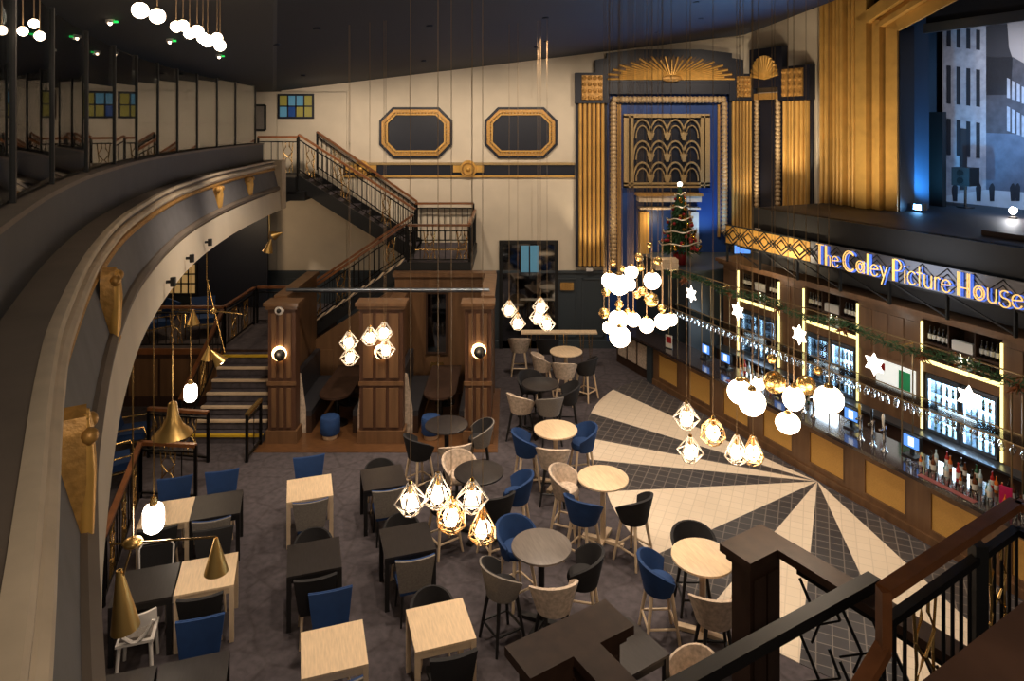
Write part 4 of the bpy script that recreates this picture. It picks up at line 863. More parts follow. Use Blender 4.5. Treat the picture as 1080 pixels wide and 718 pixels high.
for k in range(26):
    s = 2.05+k*0.11; BOT[cols[(k*5)%6]].put(bar(s,0.2+0.12*(k%2),1.06),0,'coloured bottle in the crowded row on the counter near the mahogany handrail','bottle','bottles crowded at the near end of the counter')
for k in range(16):
    s = -2.6+k*0.13; BOT[cols[(k*7)%6]].put(bar(s,0.62,1.06),0,'coloured bottle on the counter behind the hanging globe lights','bottle','bottles in the middle of the counter')
for k in range(22):
    s = 2.1+k*0.12; BOT[cols[(k*5+2)%6]].put(bar(s,0.52+0.1*(k%2),1.06),0,'coloured bottle in the rear row on the counter near the mahogany handrail','bottle','bottles in the rear row at the near end of the counter',(0.85,0.85,0.85))
def tumbler():
    o = thing('tumbler','x','glass'); MB().lathe([(0.032,0),(0.04,0.12),(0.036,0.12),(0.029,0.008)],10).build('tumbler_body', M['stemware'], o, 50); return o
TB = Kind(tumbler)
for k in range(24): TB.put(bar(1.95+0.11*k,0.03,1.06),0,'clear tumbler lined up along the front edge of the counter','glass','tumblers along the counter edge')
for s, l in ((2.2,'dull red bar mat on the counter right of the blue till'),(-2.3,'dull red bar mat on the counter below the second star')):
    tag(MB().bbox(s,s+0.9,-0.1,0.0,1.06,1.068).build('bar_mat', M['mat_red']), l, 'bar mat')
o = thing('menu_holder','magenta menu card standing at the near end of the counter','menu',bar(3.35,0.25,1.06),BAR_ROT+0.4); MB().box(-0.08,0.08,-0.03,0.03,0,0.02).build('foot', M['black'], o); MB().box(-0.08,0.08,-0.006,0.006,0.02,0.3).build('card', M['pink'], o)
o = thing('menu_holder','white menu card with red print at the far end of the counter','menu',bar(-4.6,0.1,1.06),BAR_ROT+0.3); MB().box(-0.1,0.1,-0.03,0.03,0,0.02).build('foot', M['black'], o); MB().box(-0.1,0.1,-0.006,0.006,0.02,0.34).build('card', M['paper'], o); MB().box(-0.08,0.08,-0.009,-0.006,0.14,0.3).build('print', M['red'], o)
# sign: backing with diamond lattice, lit letters, gold diamond panel
SD = 1.6
sg_ = thing('stage_sign','long sign reading The Caley Picture House in lit deco letters under the stage','sign')
MB().bbox(-1.5,4.2,SD,SD+0.03,3.7,4.18).build('silver_backing', M['sign_back'], sg_)
def lattice(s0, s1, z0, z1, step, mt, parent, d, r=0.012, name='diamond_moulding'):
    n = round((s1-s0)/step)
    for i in range(n):
        c = s0+(i+0.5)*step; zc = (z0+z1)/2; hw, hh = step*0.5, (z1-z0)*0.5
        for q in (1.0,0.55):
            m = MB(); P4 = [bar(c-hw*q,d,zc),bar(c,d,zc+hh*q),bar(c+hw*q,d,zc),bar(c,d,zc-hh*q)]
            m.tube(P4,r,4,True); m.build(name, mt, parent)
lattice(-1.5,4.2,3.72,4.16,0.475,M['iron'],sg_,SD-0.012)
dp = thing('gold_diamond_panel','pierced gold panel of interlocking diamonds left of the lit sign','panel')
MB().bbox(-4.2,-1.52,SD,SD+0.02,3.7,4.18).build('gold_backing', M['gold'], dp)
lattice(-4.2,-1.52,3.71,4.17,0.536,M['black'],dp,SD-0.014,0.022)
for i in range(6):
    c = -4.2+i*0.536; m = MB().tube([bar(c-0.09,SD-0.02,3.94),bar(c,SD-0.02,4.03),bar(c+0.09,SD-0.02,3.94),bar(c,SD-0.02,3.85)],0.016,4,True); m.build('small_diamond', M['black'], dp)
for z in (3.7,4.18): MB().bbox(-4.22,-1.5,SD-0.02,SD+0.03,z-0.015,z+0.015).build('edge_bar', M['black'], dp)
def arc(cx,cy,rx,ry,a0,a1,n=14): return [(cx+rx*math.cos(R(a0+(a1-a0)*i/n)),cy+ry*math.sin(R(a0+(a1-a0)*i/n))) for i in range(n+1)]
GL = {'T':(0.46,[[(0.23,0),(0.23,1)],[(0.15,0),(0.15,1)],[(0.02,1),(0.42,1)]]),
 'h':(0.36,[[(0.05,0),(0.05,1)],[(0.11,0),(0.11,1)],[(0.11,0.3)]+arc(0.2,0.35,0.1,0.17,150,0)+[(0.3,0)]]),
 'e':(0.42,[[(0.04,0.3),(0.37,0.36)]+arc(0.2,0.28,0.17,0.27,15,330)]),
 'C':(0.66,[arc(0.36,0.45,0.32,0.5,48,312),arc(0.4,0.45,0.26,0.42,48,312)]),
 'a':(0.5,[arc(0.23,0.3,0.19,0.29,0,360),[(0.42,0.6),(0.42,0)],arc(0.23,0.3,0.1,0.17,0,360)]),
 'l':(0.2,[[(0.07,0),(0.07,1)],[(0.13,0),(0.13,1)]]),
 'y':(0.4,[[(0.04,0.58),(0.19,0.06)],[(0.36,0.58),(0.1,-0.3)]]),
 'P':(0.5,[[(0.07,0),(0.07,1)],[(0.13,0),(0.13,1)],[(0.13,1)]+arc(0.22,0.74,0.2,0.26,90,-90)+[(0.13,0.48)]]),
 'i':(0.16,[[(0.08,0),(0.08,0.58)],[(0.06,0.75),(0.1,0.79)]]),
 'c':(0.4,[arc(0.22,0.3,0.18,0.29,45,315)]),
 't':(0.26,[[(0.12,0.9),(0.12,0)],[(0.01,0.6),(0.24,0.6)]]),
 'u':(0.42,[[(0.06,0.58),(0.06,0.2)]+arc(0.2,0.2,0.14,0.19,180,360)+[(0.34,0.58),(0.34,0)]]),
 'r':(0.28,[[(0.06,0),(0.06,0.58)],[(0.06,0.35)]+arc(0.17,0.38,0.11,0.19,160,40)]),
 'H':(0.6,[[(0.07,0),(0.07,1)],[(0.14,0),(0.14,1)],[(0.42,0),(0.42,1)],[(0.49,0),(0.49,1)],[(0.14,0.36),(0.42,0.36)]]),
 'o':(0.46,[arc(0.22,0.29,0.19,0.29,0,360),arc(0.22,0.29,0.11,0.19,0,360)]),
 's':(0.4,[arc(0.2,0.45,0.14,0.15,40,270)+arc(0.2,0.12,0.17,0.18,90,-180)]),
 ' ':(0.14,[])}
text = 'The Caley Picture House'
tot = sum(GL[c][0] for c in text); Ls, Le = -1.28, 2.9; kk = (Le-Ls)/tot; zh = 0.42; xx = Ls
for c in text:
    wd, strokes = GL[c]
    if strokes:
        m = MB(); h_ = MB()
        for st_ in strokes:
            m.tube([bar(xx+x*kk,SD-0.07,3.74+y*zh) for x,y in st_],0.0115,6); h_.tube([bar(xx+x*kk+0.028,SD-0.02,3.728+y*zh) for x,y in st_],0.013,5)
        L = m.build('letter', M['sign_letter'], sg_, 60); h_.build('letter_shadow', M['sign_shadow'], L)  # offset blue strokes stand in for the letter's shadow
    xx += wd*kk
light('diamond_panel_light','SPOT',bar(-2.9,0.3,3.45),110,(1,0.78,0.5),bar(-2.9,SD,3.95),0.05,110,0.8)
light('sign_glow','AREA',bar(0.8,SD-0.9,4.0),12,(0.8,0.87,1.0),bar(0.8,SD,3.95),1.5)
tr = thing('steel_truss','black steel brackets bracing the sign above the back bar cornice','truss')
for k in range(9):
    s = -4.2+k*1.15
    MB().beam(bar(s,SD+0.05,3.22),bar(s,SD+0.05,3.72),0.05,0.05,V(1,0,0)).build('strut', M['black'], tr)
    MB().beam(bar(s,SD+0.05,3.68),bar(s+1.1,SD+0.12,3.25),0.03,0.03).build('brace', M['black'], tr)
MB().beam(bar(-4.3,SD+0.08,3.67),bar(5.5,SD+0.08,3.67),0.05,0.05).build('top_chord', M['black'], tr)
# landing with the Christmas tree at the far end of the bar
ld = struct(MB().prism([bar(-4.75,0.85,0),bar(-4.75,4.4,0),V(7.3,WY-0.1,0),V(3.75,WY-0.1,0)],V(0,0,2.85)).build('floor_tree_landing', M['dado']))
MB().prism([bar(-4.72,0.82,2.85),bar(-4.72,4.4,2.85),V(7.3,WY-0.1,2.85),V(3.7,WY-0.1,2.85)],V(0,0,0.06)).build('landing_edge', M['dado2'], ld)
tp = at_depth(717,284,18.9); TX, TY = tp.x, tp.y
o = thing('christmas_tree','decorated Christmas tree with tinsel in a red pot before the lit doorway','Christmas tree',(TX,TY,2.91))
MB().lathe([(0.16,0),(0.2,0.3),(0.19,0.3),(0.15,0.02)],14).build('red_pot', M['red'], o, 50); MB().cyl((0,0,0.05),(0,0,1.9),0.04,0.01).build('trunk', M['wood_dark'], o)
m = MB()
for i in range(1500):
    h = random.random()**1.4; z = 0.35+h*1.75; rr = 0.56*(1-h)+0.03; t = random.uniform(0,2*math.pi); q = rr*random.uniform(0.3,1)
    c = V(math.cos(t)*q*0.5,math.sin(t)*q*0.5,z+0.08); e = V(math.cos(t)*rr*random.uniform(0.75,1.08),math.sin(t)*rr*random.uniform(0.75,1.08),z-0.05+random.uniform(-.05,.08)); m.cyl(c,e,0.028,0.004,4,False)
m.build('fir_branches', M['needle'], o)['kind'] = 'stuff'
for k in range(5):
    z0 = 0.5+k*0.33; rr = 0.56*(1-(z0-0.35)/1.75)+0.05
    MB().tube([V(math.cos(t)*rr,math.sin(t)*rr,z0+0.16*t/6.28+0.03*math.sin(5*t)) for t in [2*math.pi*i/22 for i in range(23)]],0.018,5).build('tinsel', M['tinsel'], o)
for k in range(60):
    h = random.random()**1.3; z = 0.45+h*1.5; rr = 0.55*(1-h*0.9)+0.02; t = random.uniform(math.pi,2*math.pi); MB().ball((math.cos(t)*rr,math.sin(t)*rr,z),0.045,8,6).build('bauble', M['bauble' if k%2 else 'red'], o, 60)
MB().ball((0,0,2.2),0.07,8,6).build('tree_topper', M['star'], o, 60)
p = at_depth(702,282,18.2); o = thing('wooden_crate','pale wooden crate standing by the Christmas tree on the landing','crate',(p.x,18.2,2.91))
for k in range(3): MB().box(-0.3,0.3,-0.18,-0.16,0.01+k*0.1,0.09+k*0.1).build('slat', M['oak'], o)
MB().box(-0.3,0.3,-0.16,0.16,0,0.29).build('box_body', M['oak'], o)
q = bar(-3.4,2.6,2.9); o = thing('lit_display','small display panel glowing blue under the gold diamond panel','display',at_depth(783,263,17.3))
MB().box(-0.22,0.22,0,0.05,-0.12,0.12).build('case', M['black'], o); MB().box(-0.2,0.2,-0.006,0,-0.1,0.1).build('screen', M['screen'], o)
# ================================================================== TABLES AND CHAIRS
def dining_table(top, leg):
    def f():
        o = thing('dining_table','x','table')
        MB().box(-0.36,0.36,-0.36,0.36,0.72,0.75).build('tabletop', M[top], o)
        for sx, sy in ((-1,-1),(1,-1),(1,1),(-1,1)):
            MB().box(sx*0.33-0.03,sx*0.33+0.03,sy*0.33-0.03,sy*0.33+0.03,0,0.72).build('leg', M[leg], o)
        for s in (-1,1):
            MB().box(-0.3,0.3,s*0.33-0.012,s*0.33+0.012,0.64,0.72).build('apron', M[leg], o); MB().box(s*0.33-0.012,s*0.33+0.012,-0.3,0.3,0.64,0.72).build('apron', M[leg], o)
        return o
    return Kind(f)
def chair_back(u, v, off):               # flared, gently curved back; u across, v up
    wd = 0.42+0.12*v; x = (u-0.5)*wd; y = -0.21-0.07*v+0.22*(x*x)/0.06*0.06*4*0.25+off
    return V(x, y, 0.46+0.47*v-0.02*(1-abs(2*u-1)**2)*v*1.2)
def dining_chair(front, back, leg):      # faces +y
    def f():
        o = thing('dining_chair','x','chair')
        m = MB().slab(lambda u,v: V((u-0.5)*0.44*(0.88+0.12*v),(v-0.5)*0.44,0.44+0.015*math.sin(math.pi*u)*math.sin(math.pi*v)),6,6,0.07); m.build('seat', M[front], o, 50)
        b_ = MB().slab(lambda u,v: chair_back(u,v,0.0),8,6,0.03).build('backrest', M[front], o, 60)
        MB().slab(lambda u,v: chair_back(u,v,-0.026),8,6,0.022).build('back_cover', M[back], b_, 60)
        for sx in (-1,1):
            MB().cyl((sx*0.17,0.17,0.42),(sx*0.2,0.2,0),0.022,0.014,8).build('leg', M[leg], o, 50)
            MB().cyl((sx*0.16,-0.17,0.42),(sx*0.19,-0.25,0),0.022,0.014,8).build('leg', M[leg], o, 50)
        return o
    return Kind(f)
def low_tub():
    o = thing('low_tub_chair','x','chair')
    def tub(u,v,r0,r1):
        a = R(-90-105+210*u); low = abs(2*u-1)**2; return V((r0+(r1-r0)*v)*math.cos(a),(r0+(r1-r0)*v)*math.sin(a),0.4+(0.33-0.15*low)*v)
    MB().slab(lambda u,v: tub(u,v,0.22,0.27),16,5,0.035).build('shell', M['dark'], o, 60); MB().lathe([(0.18,0.36),(0.22,0.38),(0.22,0.43),(0.18,0.47),(0.04,0.48)],20).build('seat', M['dark'], o, 60)
    for sx, sy in ((-1,-1),(1,-1),(1,1),(-1,1)): MB().cyl((sx*0.14,sy*0.14,0.38),(sx*0.19,sy*0.19,0),0.02,0.014,8).build('leg', M['oak_leg'], o, 50)
    return o
def bentwood_chair():
    o = thing('bentwood_chair','x','chair')
    MB().slab(lambda u,v: V((u-0.5)*0.42,(v-0.5)*0.42,0.45),5,5,0.03).build('seat_frame', M['white_wood'], o, 50)
    MB().box(-0.17,0.17,-0.16,0.16,0.465,0.5).build('seat_pad', M['grey'], o)
    MB().slab(lambda u,v: V((u-0.5)*0.48,-0.24+0.35*(u-0.5)**2-0.02*v,0.66+0.17*v),8,3,0.025).build('backrest', M['white_wood'], o, 60)
    for sx in (-1,1):
        MB().tube([(sx*0.21,-0.2,0.7),(sx*0.13,-0.2,0.55),(sx*0.03,-0.19,0.46)],0.024,6).build('back_strut', M['white_wood'], o, 60)
        MB().cyl((sx*0.17,0.17,0.44),(sx*0.19,0.19,0),0.026,0.02,8).build('leg', M['white_wood'], o, 50); MB().cyl((sx*0.17,-0.17,0.44),(sx*0.2,-0.23,0),0.026,0.02,8).build('leg', M['white_wood'], o, 50)
    return o
def frame_chair():
    o = thing('frame_chair','x','chair')
    MB().slab(lambda u,v: V((u-0.5)*0.44,(v-0.5)*0.42,0.45),5,5,0.06).build('seat', M['dark'], o, 50)
    MB().slab(lambda u,v: V((u-0.5)*0.4,-0.22-0.04*v,0.5+0.34*v),5,5,0.02).build('backrest', M['dark'], o, 50)
    MB().tube([(-0.21,-0.2,0.44),(-0.22,-0.24,0.82),(-0.17,-0.26,0.88),(0.17,-0.26,0.88),(0.22,-0.24,0.82),(0.21,-0.2,0.44)],0.016,6).build('back_frame', M['white_wood'], o, 60)
    for sx in (-1,1):
        MB().cyl((sx*0.19,0.18,0.44),(sx*0.2,0.2,0),0.018,n=8).build('leg', M['white_wood'], o, 50); MB().cyl((sx*0.2,-0.19,0.44),(sx*0.21,-0.22,0),0.018,n=8).build('leg', M['white_wood'], o, 50)
    return o
DT = {'oak':dining_table('oak','oak_leg'),'black':dining_table('black_top','black_leg')}
DC = {'blue':dining_chair('blue','blue','oak_leg'),'dark':dining_chair('dark','dark','oak_leg'),'grey':dining_chair('blue','grey','black_leg'),'dgrey':dining_chair('dark','grey','black_leg'),
      'low':Kind(low_tub),'bent':Kind(bentwood_chair),'frame':Kind(frame_chair)}
TR = R(17.5)
def loc(c, dx, dy, rot=TR): return V(c[0]+dx*math.cos(rot)-dy*math.sin(rot), c[1]+dx*math.sin(rot)+dy*math.cos(rot), 0)
TABLES = [ # centre, kind, table label, far chair (kind, label), near chair (kind, label)
 ((-5.37,10.62),'oak','pale oak table joined to a black one beside the brass-balustered railing',('blue','blue velvet chair at the far side of the oak table by the railing'),('dark','black chair at the near side of the oak table by the railing')),
 ((-4.68,10.84),'black','black table joined to the pale oak one beside the railing',('blue','blue velvet chair at the far side of the black table by the railing'),('grey','grey-backed chair at the near side of the black table by the railing')),
 ((-4.81,8.97),'black','black table under the balcony joined to an oak one below the brass cone lamps',('frame','pale-framed black chair behind the black table under the cone lamps'),('bent','white bentwood chair with open V back at the black table')),
 ((-4.10,9.19),'oak','pale oak table lit by a brass cone lamp under the balcony edge',('dark','black chair at the far side of the cone-lit oak table'),('dark','black chair at the near side of the cone-lit oak table')),
 ((-4.20,7.18),'black','black table half hidden by the balcony at the lower edge',None,None),
 ((-3.48,7.40),'black','black table in the lower corner beside the balcony, end of its pair',('blue','blue velvet chair behind the black table in the lower corner'),None),
 ((-3.36,11.34),'oak','pale oak table farthest back in the column left of the cage lamps',('blue','blue velvet chair behind the oak table nearest the booths'),('grey','grey-backed blue chair drawn up to the oak table nearest the booths')),
 ((-2.77,9.55),'black','black table between two oak tables in the left column',('low','low black tub chair at the far side of the black table in the left column'),('dark','black chair at the near side of the black table in the left column')),
 ((-2.06,7.88),'oak','pale oak table nearest the lower edge in the left column',('blue','blue velvet chair between the black table and the nearest oak table'),('grey','blue chair with grey back cut by the lower edge of the view')),
 ((-2.20,11.68),'black','dark table nearest the wide booth pillar',('low','black rounded tub chair behind the dark table nearest the booths'),('grey','grey-backed chair at the dark table nearest the booths')),
 ((-1.53,9.94),'black','dark table left of the hanging cage lamps',('low','low black tub chair behind the dark table left of the cage lamps'),('grey','grey-backed blue chair at the dark table left of the cage lamps')),
 ((-0.87,8.26),'oak','pale oak table below the hanging cage lamps near the lower edge',('low','low black tub chair behind the oak table below the cage lamps'),('dark','black chair at the near side of the oak table below the cage lamps')),
]
for c, kind, lab, far, near in TABLES:
    DT[kind].put((c[0],c[1],0),TR,lab,'table','square dining tables')
    if far: DC[far[0]].put(loc(c,0,0.47),TR+math.pi,far[1],'chair','dining chairs at the square tables')
    if near: DC[near[0]].put(loc(c,0,-0.47),TR,near[1],'chair','dining chairs at the square tables')
# --- high round tables and bar stools
def round_table(top, leg):
    def f():
        o = thing('round_high_table','x','table')
        MB().lathe([(0.39,1.015),(0.41,1.02),(0.41,1.045),(0.4,1.05)],36).build('tabletop', M[top], o, 40)
        MB().cyl((0,0,0.05),(0,0,1.015),0.045,n=12).build('column', M[leg], o, 40); MB().lathe([(0.14,0.985),(0.15,1.015)],16).build('top_plate', M['iron'], o, 40)
        for k in range(4):
            t = R(45+90*k); MB().beam(V(0,0,0.04),V(math.cos(t)*0.34,math.sin(t)*0.34,0.025),0.09,0.05).build('foot', M[leg], o)
        return o
    return Kind(f)
def stool(shell, pad, leg):              # faces +y
    def f():
        o = thing('bar_stool','x','bar stool')
        def tub(u,v,r0,r1):
            a = R(-90-118+236*u); low = abs(2*u-1)**2.2; top = 0.42-0.2*low; rr = r0+(r1-r0)*v
            return V(rr*math.cos(a)*1.02, rr*math.sin(a)*0.95, 0.64+top*v)
        MB().slab(lambda u,v: tub(u,v,0.21,0.305),16,5,0.022).build('shell', M[shell], o, 60)
        MB().slab(lambda u,v: tub(u,v,0.19,0.285),16,5,0.02).build('inner_pad', M[pad], o, 60)
        MB().lathe([(0.17,0.64),(0.2,0.65),(0.215,0.7),(0.19,0.76),(0.05,0.77)],20).build('seat', M[pad], o, 60)
        tops = []
        for sx, sy in ((-1,-1),(1,-1),(1,1),(-1,1)):
            a, b = V(sx*0.13,sy*0.13,0.65), V(sx*0.22,sy*0.22,0); MB().cyl(a,b,0.027,0.019,8).build('leg', M[leg], o, 50); tops.append(a.lerp(b,0.66))
        for k in range(4): MB().cyl(tops[k],tops[(k+1)%4],0.016,n=6).build('footrest_bar', M[leg], o, 50)
        return o
    return Kind(f)
RT = {'oak':round_table('oak','oak_leg'),'black':round_table('black_top','black_leg'),'grey':round_table('grey_top','black_leg')}
BS = {'blue':stool('blue','blue','oak_leg'),'dark':stool('dark','dark','oak_leg'),'greyb':stool('grey','dark','black_leg'),'cream':stool('beige','beige','black_leg'),'creamo':stool('beige','beige','oak_leg'),'darkb':stool('dark','dark','black_leg')}
ROUND = [
 (597,370,'oak','round oak high table farthest back, near the far wall',[('creamo',195,0.62,'cream'),('dark',-40,0.6,'black'),('creamo',262,0.66,'cream')]),
 (570,404,'black','round black high table second from the far wall',[('cream',228,0.66,'cream'),('greyb',285,0.62,'grey-backed'),('darkb',0,0.6,'black'),('darkb',110,0.6,'black')]),
 (586,452,'oak','round oak high table between two blue stools beside the cream rays',[('blue',190,0.55,'blue'),('blue',12,0.52,'blue'),('cream',262,0.58,'cream')]),
 (505,497,'black','round black high table behind the hanging cage lamps',[('blue',-8,0.62,'blue'),('cream',125,0.62,'cream'),('dark',215,0.66,'black'),('dark',-62,0.62,'black')]),
 (636,503,'oak','round oak high table at the edge of the cream sunray tiles',[('blue',232,0.6,'blue'),('dark',-48,0.62,'black'),('creamo',158,0.62,'cream')]),
 (571,575,'grey','round grey high table right of the cage lamps',[('blue',125,0.58,'blue'),('greyb',212,0.62,'grey-backed'),('cream',282,0.62,'cream'),('dark',-12,0.56,'black')]),
 (741,586,'oak','round oak high table beside the dark foreground pillar',[('darkb',88,0.52,'black'),('blue',182,0.58,'blue'),('cream',268,0.6,'cream')]),
 (471,447,'black','round black high table in front of the second booth',[('dark',222,0.62,'black'),('greyb',8,0.62,'grey-backed'),('cream',-72,0.7,'cream')]),
]
SIDE = lambda a: ['right of','behind','left of','in front of'][int(((a%360)+45)//90)%4]
seen = {}
SHORT = dict(zip([r[3] for r in ROUND], ['oak table nearest the far wall','second high table from the far wall','oak table between two blue stools','black table behind the cage lamps','oak table edging the sunray tiles','grey round table','oak table by the foreground pillar','black table before the second booth']))
for x, y, kind, lab, stools in ROUND:
    p = at_height(x,y,1.05); RT[kind].put((p.x,p.y,0),R(20),lab,'table','round high tables')
    short = SHORT[lab]
    for kd, a, d, cn in stools:
        q = V(p.x+math.cos(R(a))*d, p.y+math.sin(R(a))*d, 0); la = '%s bar stool %s the %s' % (cn, SIDE(a), short)
        seen[la] = seen.get(la,0)+1
        if seen[la] > 1: la = 'nearer '+la
        BS[kd].put(q, R(a)+math.pi/2, la,'bar stool','tub bar stools round the high tables')
# dark table with a beige tub chair between the foreground pillars
DT['black'].put((1.3,7.9,0),R(32),'black square table between the dark foreground pillars','table','square dining tables')
def tub_chair():
    o = thing('tub_chair','x','chair')
    def tub(u,v,r0,r1):
        a = R(-90-112+224*u); low = abs(2*u-1)**2; return V((r0+(r1-r0)*v)*math.cos(a),(r0+(r1-r0)*v)*math.sin(a),0.42+(0.42-0.22*low)*v)
    MB().slab(lambda u,v: tub(u,v,0.25,0.3),16,5,0.035).build('shell', M['beige'], o, 60); MB().lathe([(0.2,0.38),(0.25,0.4),(0.25,0.44),(0.2,0.48),(0.04,0.49)],20).build('seat', M['beige'], o, 60)
    for sx, sy in ((-1,-1),(1,-1),(1,1),(-1,1)): MB().cyl((sx*0.15,sy*0.15,0.4),(sx*0.2,sy*0.2,0),0.02,0.014,8).build('leg', M['black_leg'], o, 50)
    return o
TC = Kind(tub_chair)
TC.put((1.98,7.6,0),R(110),'beige tub chair at the black table between the foreground pillars','chair')
TC.put((-0.9,18.6,0),R(-60),'beige tub chair beside the booths near the far doorway','chair')
# slim high counter on brass hairpin legs by the far wall
o = thing('slim_counter','slim oak counter on brass hairpin legs before the far dado','table',(1.35,18.9,0))
MB().box(-1.1,1.0,-0.14,0.14,1.0,1.04).build('top', M['oak'], o)
for x in (-0.75,0.0,0.7):
    for dx in (-0.12,0.12):
        MB().tube([(x+dx-0.05,-0.1,1.0),(x+dx,-0.12,0.0),(x+dx+0.05,-0.1,1.0)],0.008,5).build('hairpin_leg', M['brass'], o); MB().tube([(x+dx-0.05,0.1,1.0),(x+dx,0.12,0.0),(x+dx+0.05,0.1,1.0)],0.008,5).build('hairpin_leg', M['brass'], o)
BS['darkb'].put((0.95,18.4,0),R(0),'black bar stool pulled up to the slim oak counter by the far wall','bar stool'); BS['creamo'].put((0.2,18.5,0),R(0),'cream bar stool at the slim oak counter nearest the doorway','bar stool')
# lounge chairs with gold frames under the balcony
def lounge():
    o = thing('lounge_chair','x','armchair')
    MB().slab(lambda u,v: V((u-0.5)*0.6,(v-0.5)*0.58,0.38+0.02*v),5,5,0.13).build('seat_cushion', M['blue'], o, 50)
    MB().slab(lambda u,v: V((u-0.5)*0.6,-0.28-0.14*v,0.44+0.42*v),5,5,0.12).build('back_cushion', M['blue'], o, 50)
    for sx in (-1,1):
        MB().tube([V(sx*0.35,y,z) for y,z in ((-0.36,0.0),(-0.44,0.55),(0.3,0.6),(0.4,0.3),(0.3,0.0))],0.018,6).build('arm_frame', M['brass'], o, 40)
        MB().cyl((sx*0.35,-0.3,0.3),(sx*0.35,0.38,0.32),0.014,n=6).build('side_rail', M['brass'], o)
    for y in (-0.3,0.33): MB().cyl((-0.35,y,0.31),(0.35,y,0.31),0.014,n=6).build('cross_rail', M['brass'], o)
    return o
LC = Kind(lounge)
LC.put((-7.55,12.9,0),R(-60),'blue lounge chair with gold angular frame nearest the balcony edge','armchair','blue lounge chairs with gold frames')
LC.put((-7.9,14.2,0),R(-75),'blue lounge chair with gold frame behind the first one under the balcony','armchair','blue lounge chairs with gold frames')
LC.put((-9.0,17.3,PZ+0.015),R(140),'blue lounge chair up on the platform below the lit window','armchair','blue lounge chairs with gold frames')
LC.put((-8.0,17.6,PZ+0.015),R(200),'blue lounge chair up on the platform behind its railing','armchair','blue lounge chairs with gold frames')
# stairwell railings under the balcony
balustrade('railing with mahogany handrail and brass diamonds running towards the oak table', [(-6.75,12.4,0),(-5.75,9.6,0)], 1.0, (0.2,0.5,0.8), 0.22, M['wood_rail'], 'stairwell_railing', 0.12, 'railings under the balcony')
balustrade('short mahogany-topped railing across the end of the stairwell by the steps', [(-6.75,12.4,0),(-5.7,12.3,0)], 1.0, (0.5,), 0.22, M['wood_rail'], 'stairwell_railing', 0.12, 'railings under the balcony')
balustrade('farther mahogany-topped railing nearest the entrance steps', [(-7.4,13.9,0),(-6.1,13.7,0)], 1.0, (0.3,0.7), 0.22, M['wood_rail'], 'stairwell_railing', 0.12, 'railings under the balcony')
balustrade('slim brass-panelled hand railing beside the booth pillar and steps', [(-5.32,13.7,0),(-5.32,14.45,0)], 0.95, (), 0.4, M['brass'], 'stairwell_railing', 0.12, 'railings under the balcony')
balustrade('sloping handrail on the left side of the entrance steps', [(-6.95,14.3,0.05),(-6.95,16.4,PZ)], 0.95, (0.5,), 0.3, M['wood_rail'], 'stairwell_railing', 0.12, 'railings under the balcony')
# ================================================================== PENDANT LAMPS
def place(x, y, Y): return at_depth(x, y, Y)
def cord_up(o, z0, p, mt='cord', r=0.0035): MB().cyl((0,0,z0),(0,0,ceil_z(p.x)-p.z),r,n=5,cap=False).build('cord', M[mt], o)
CAGES = {}
def cage_mesh(kind, mt):
    m = MB(); r = 0.0065
    if kind == 'diamond': rings = [(0.03,0.17,6),(0.155,0.0,6),(0.07,-0.11,6)]
    elif kind == 'drop': rings = [(0.025,0.19,5),(0.12,0.0,5),(0.135,-0.07,5),(0.07,-0.13,5)]
    else: rings = [(0.04,0.15,6),(0.13,0.06,6),(0.145,-0.06,6),(0.07,-0.13,6)]
    P_ = [[V(rr*math.cos(2*math.pi*(i+0.5*(k%2))/n),rr*math.sin(2*math.pi*(i+0.5*(k%2))/n),z) for i in range(n)] for k,(rr,z,n) in enumerate(rings)]
    for k, ring in enumerate(P_):
        n = len(ring)
        for i in range(n):
            m.cyl(ring[i],ring[(i+1)%n],r,n=5,cap=False)
            if k+1 < len(P_):
                nx = P_[k+1]; m.cyl(ring[i],nx[i],r,n=5,cap=False); m.cyl(ring[i],nx[(i-1)%n] if k%2 == 0 else nx[(i+1)%n],r,n=5,cap=False)
    return m
M['wire_gold'] = mat('pale_gold_wire',(226,190,140),0.3,0.8); M['wire_white'] = mat('white_wire',(222,214,204),0.4,0.3)
def cage(x, y, Y, kind, mt, label, group, sc=1.0, bulb=0.078):
    p = place(x,y,Y); o = thing('cage_pendant', label, 'pendant lamp', p, random.random(), group)
    c = cage_mesh(kind, mt); c.v = [(a*sc,b*sc,d*sc) for a,b,d in c.v]; c.build('wire_cage', M[mt], o)
    MB().ball((0,0,0.0),bulb*sc,14,10,1,1,1.15).build('bulb', M['bulb'], o, 60)
    MB().cyl((0,0,0.08*sc),(0,0,0.2*sc),0.025*sc,0.02*sc,10).build('lamp_holder', M['brass'], o, 40)
    cord_up(o,0.2*sc,p)
    return o
def globe(x, y, Y, dia_px, label, group, squash=1.0, mt='globe'):
    p = place(x,y,Y); r = dia_px/2*Y/F; o = thing('globe_pendant', label, 'pendant lamp', p, 0, group)
    MB().ball((0,0,0),r,20,12,1,1,squash).build('glass_globe', M[mt], o, 60)
    MB().lathe([(r*0.35,r*squash*0.93),(r*0.3,r*squash*1.1),(r*0.12,r*squash*1.25)],12).build('brass_cap', M['brass'], o, 50); cord_up(o,r*squash*1.2,p,'cord',0.004)
    return o
def brass_ball(x, y, Y, dia_px, label, group):
    p = place(x,y,Y); r = dia_px/2*Y/F; o = thing('brass_sphere_pendant', label, 'pendant', p, 0, group)
    MB().ball((0,0,0),r,18,12).build('brass_sphere', M['brass'], o, 60); MB().lathe([(r*1.03,-0.02*r),(r*1.06,0),(r*1.03,0.02*r)],18).build('seam_ring', M['gold_dark'], o); cord_up(o,r*0.95,p,'cord',0.003)
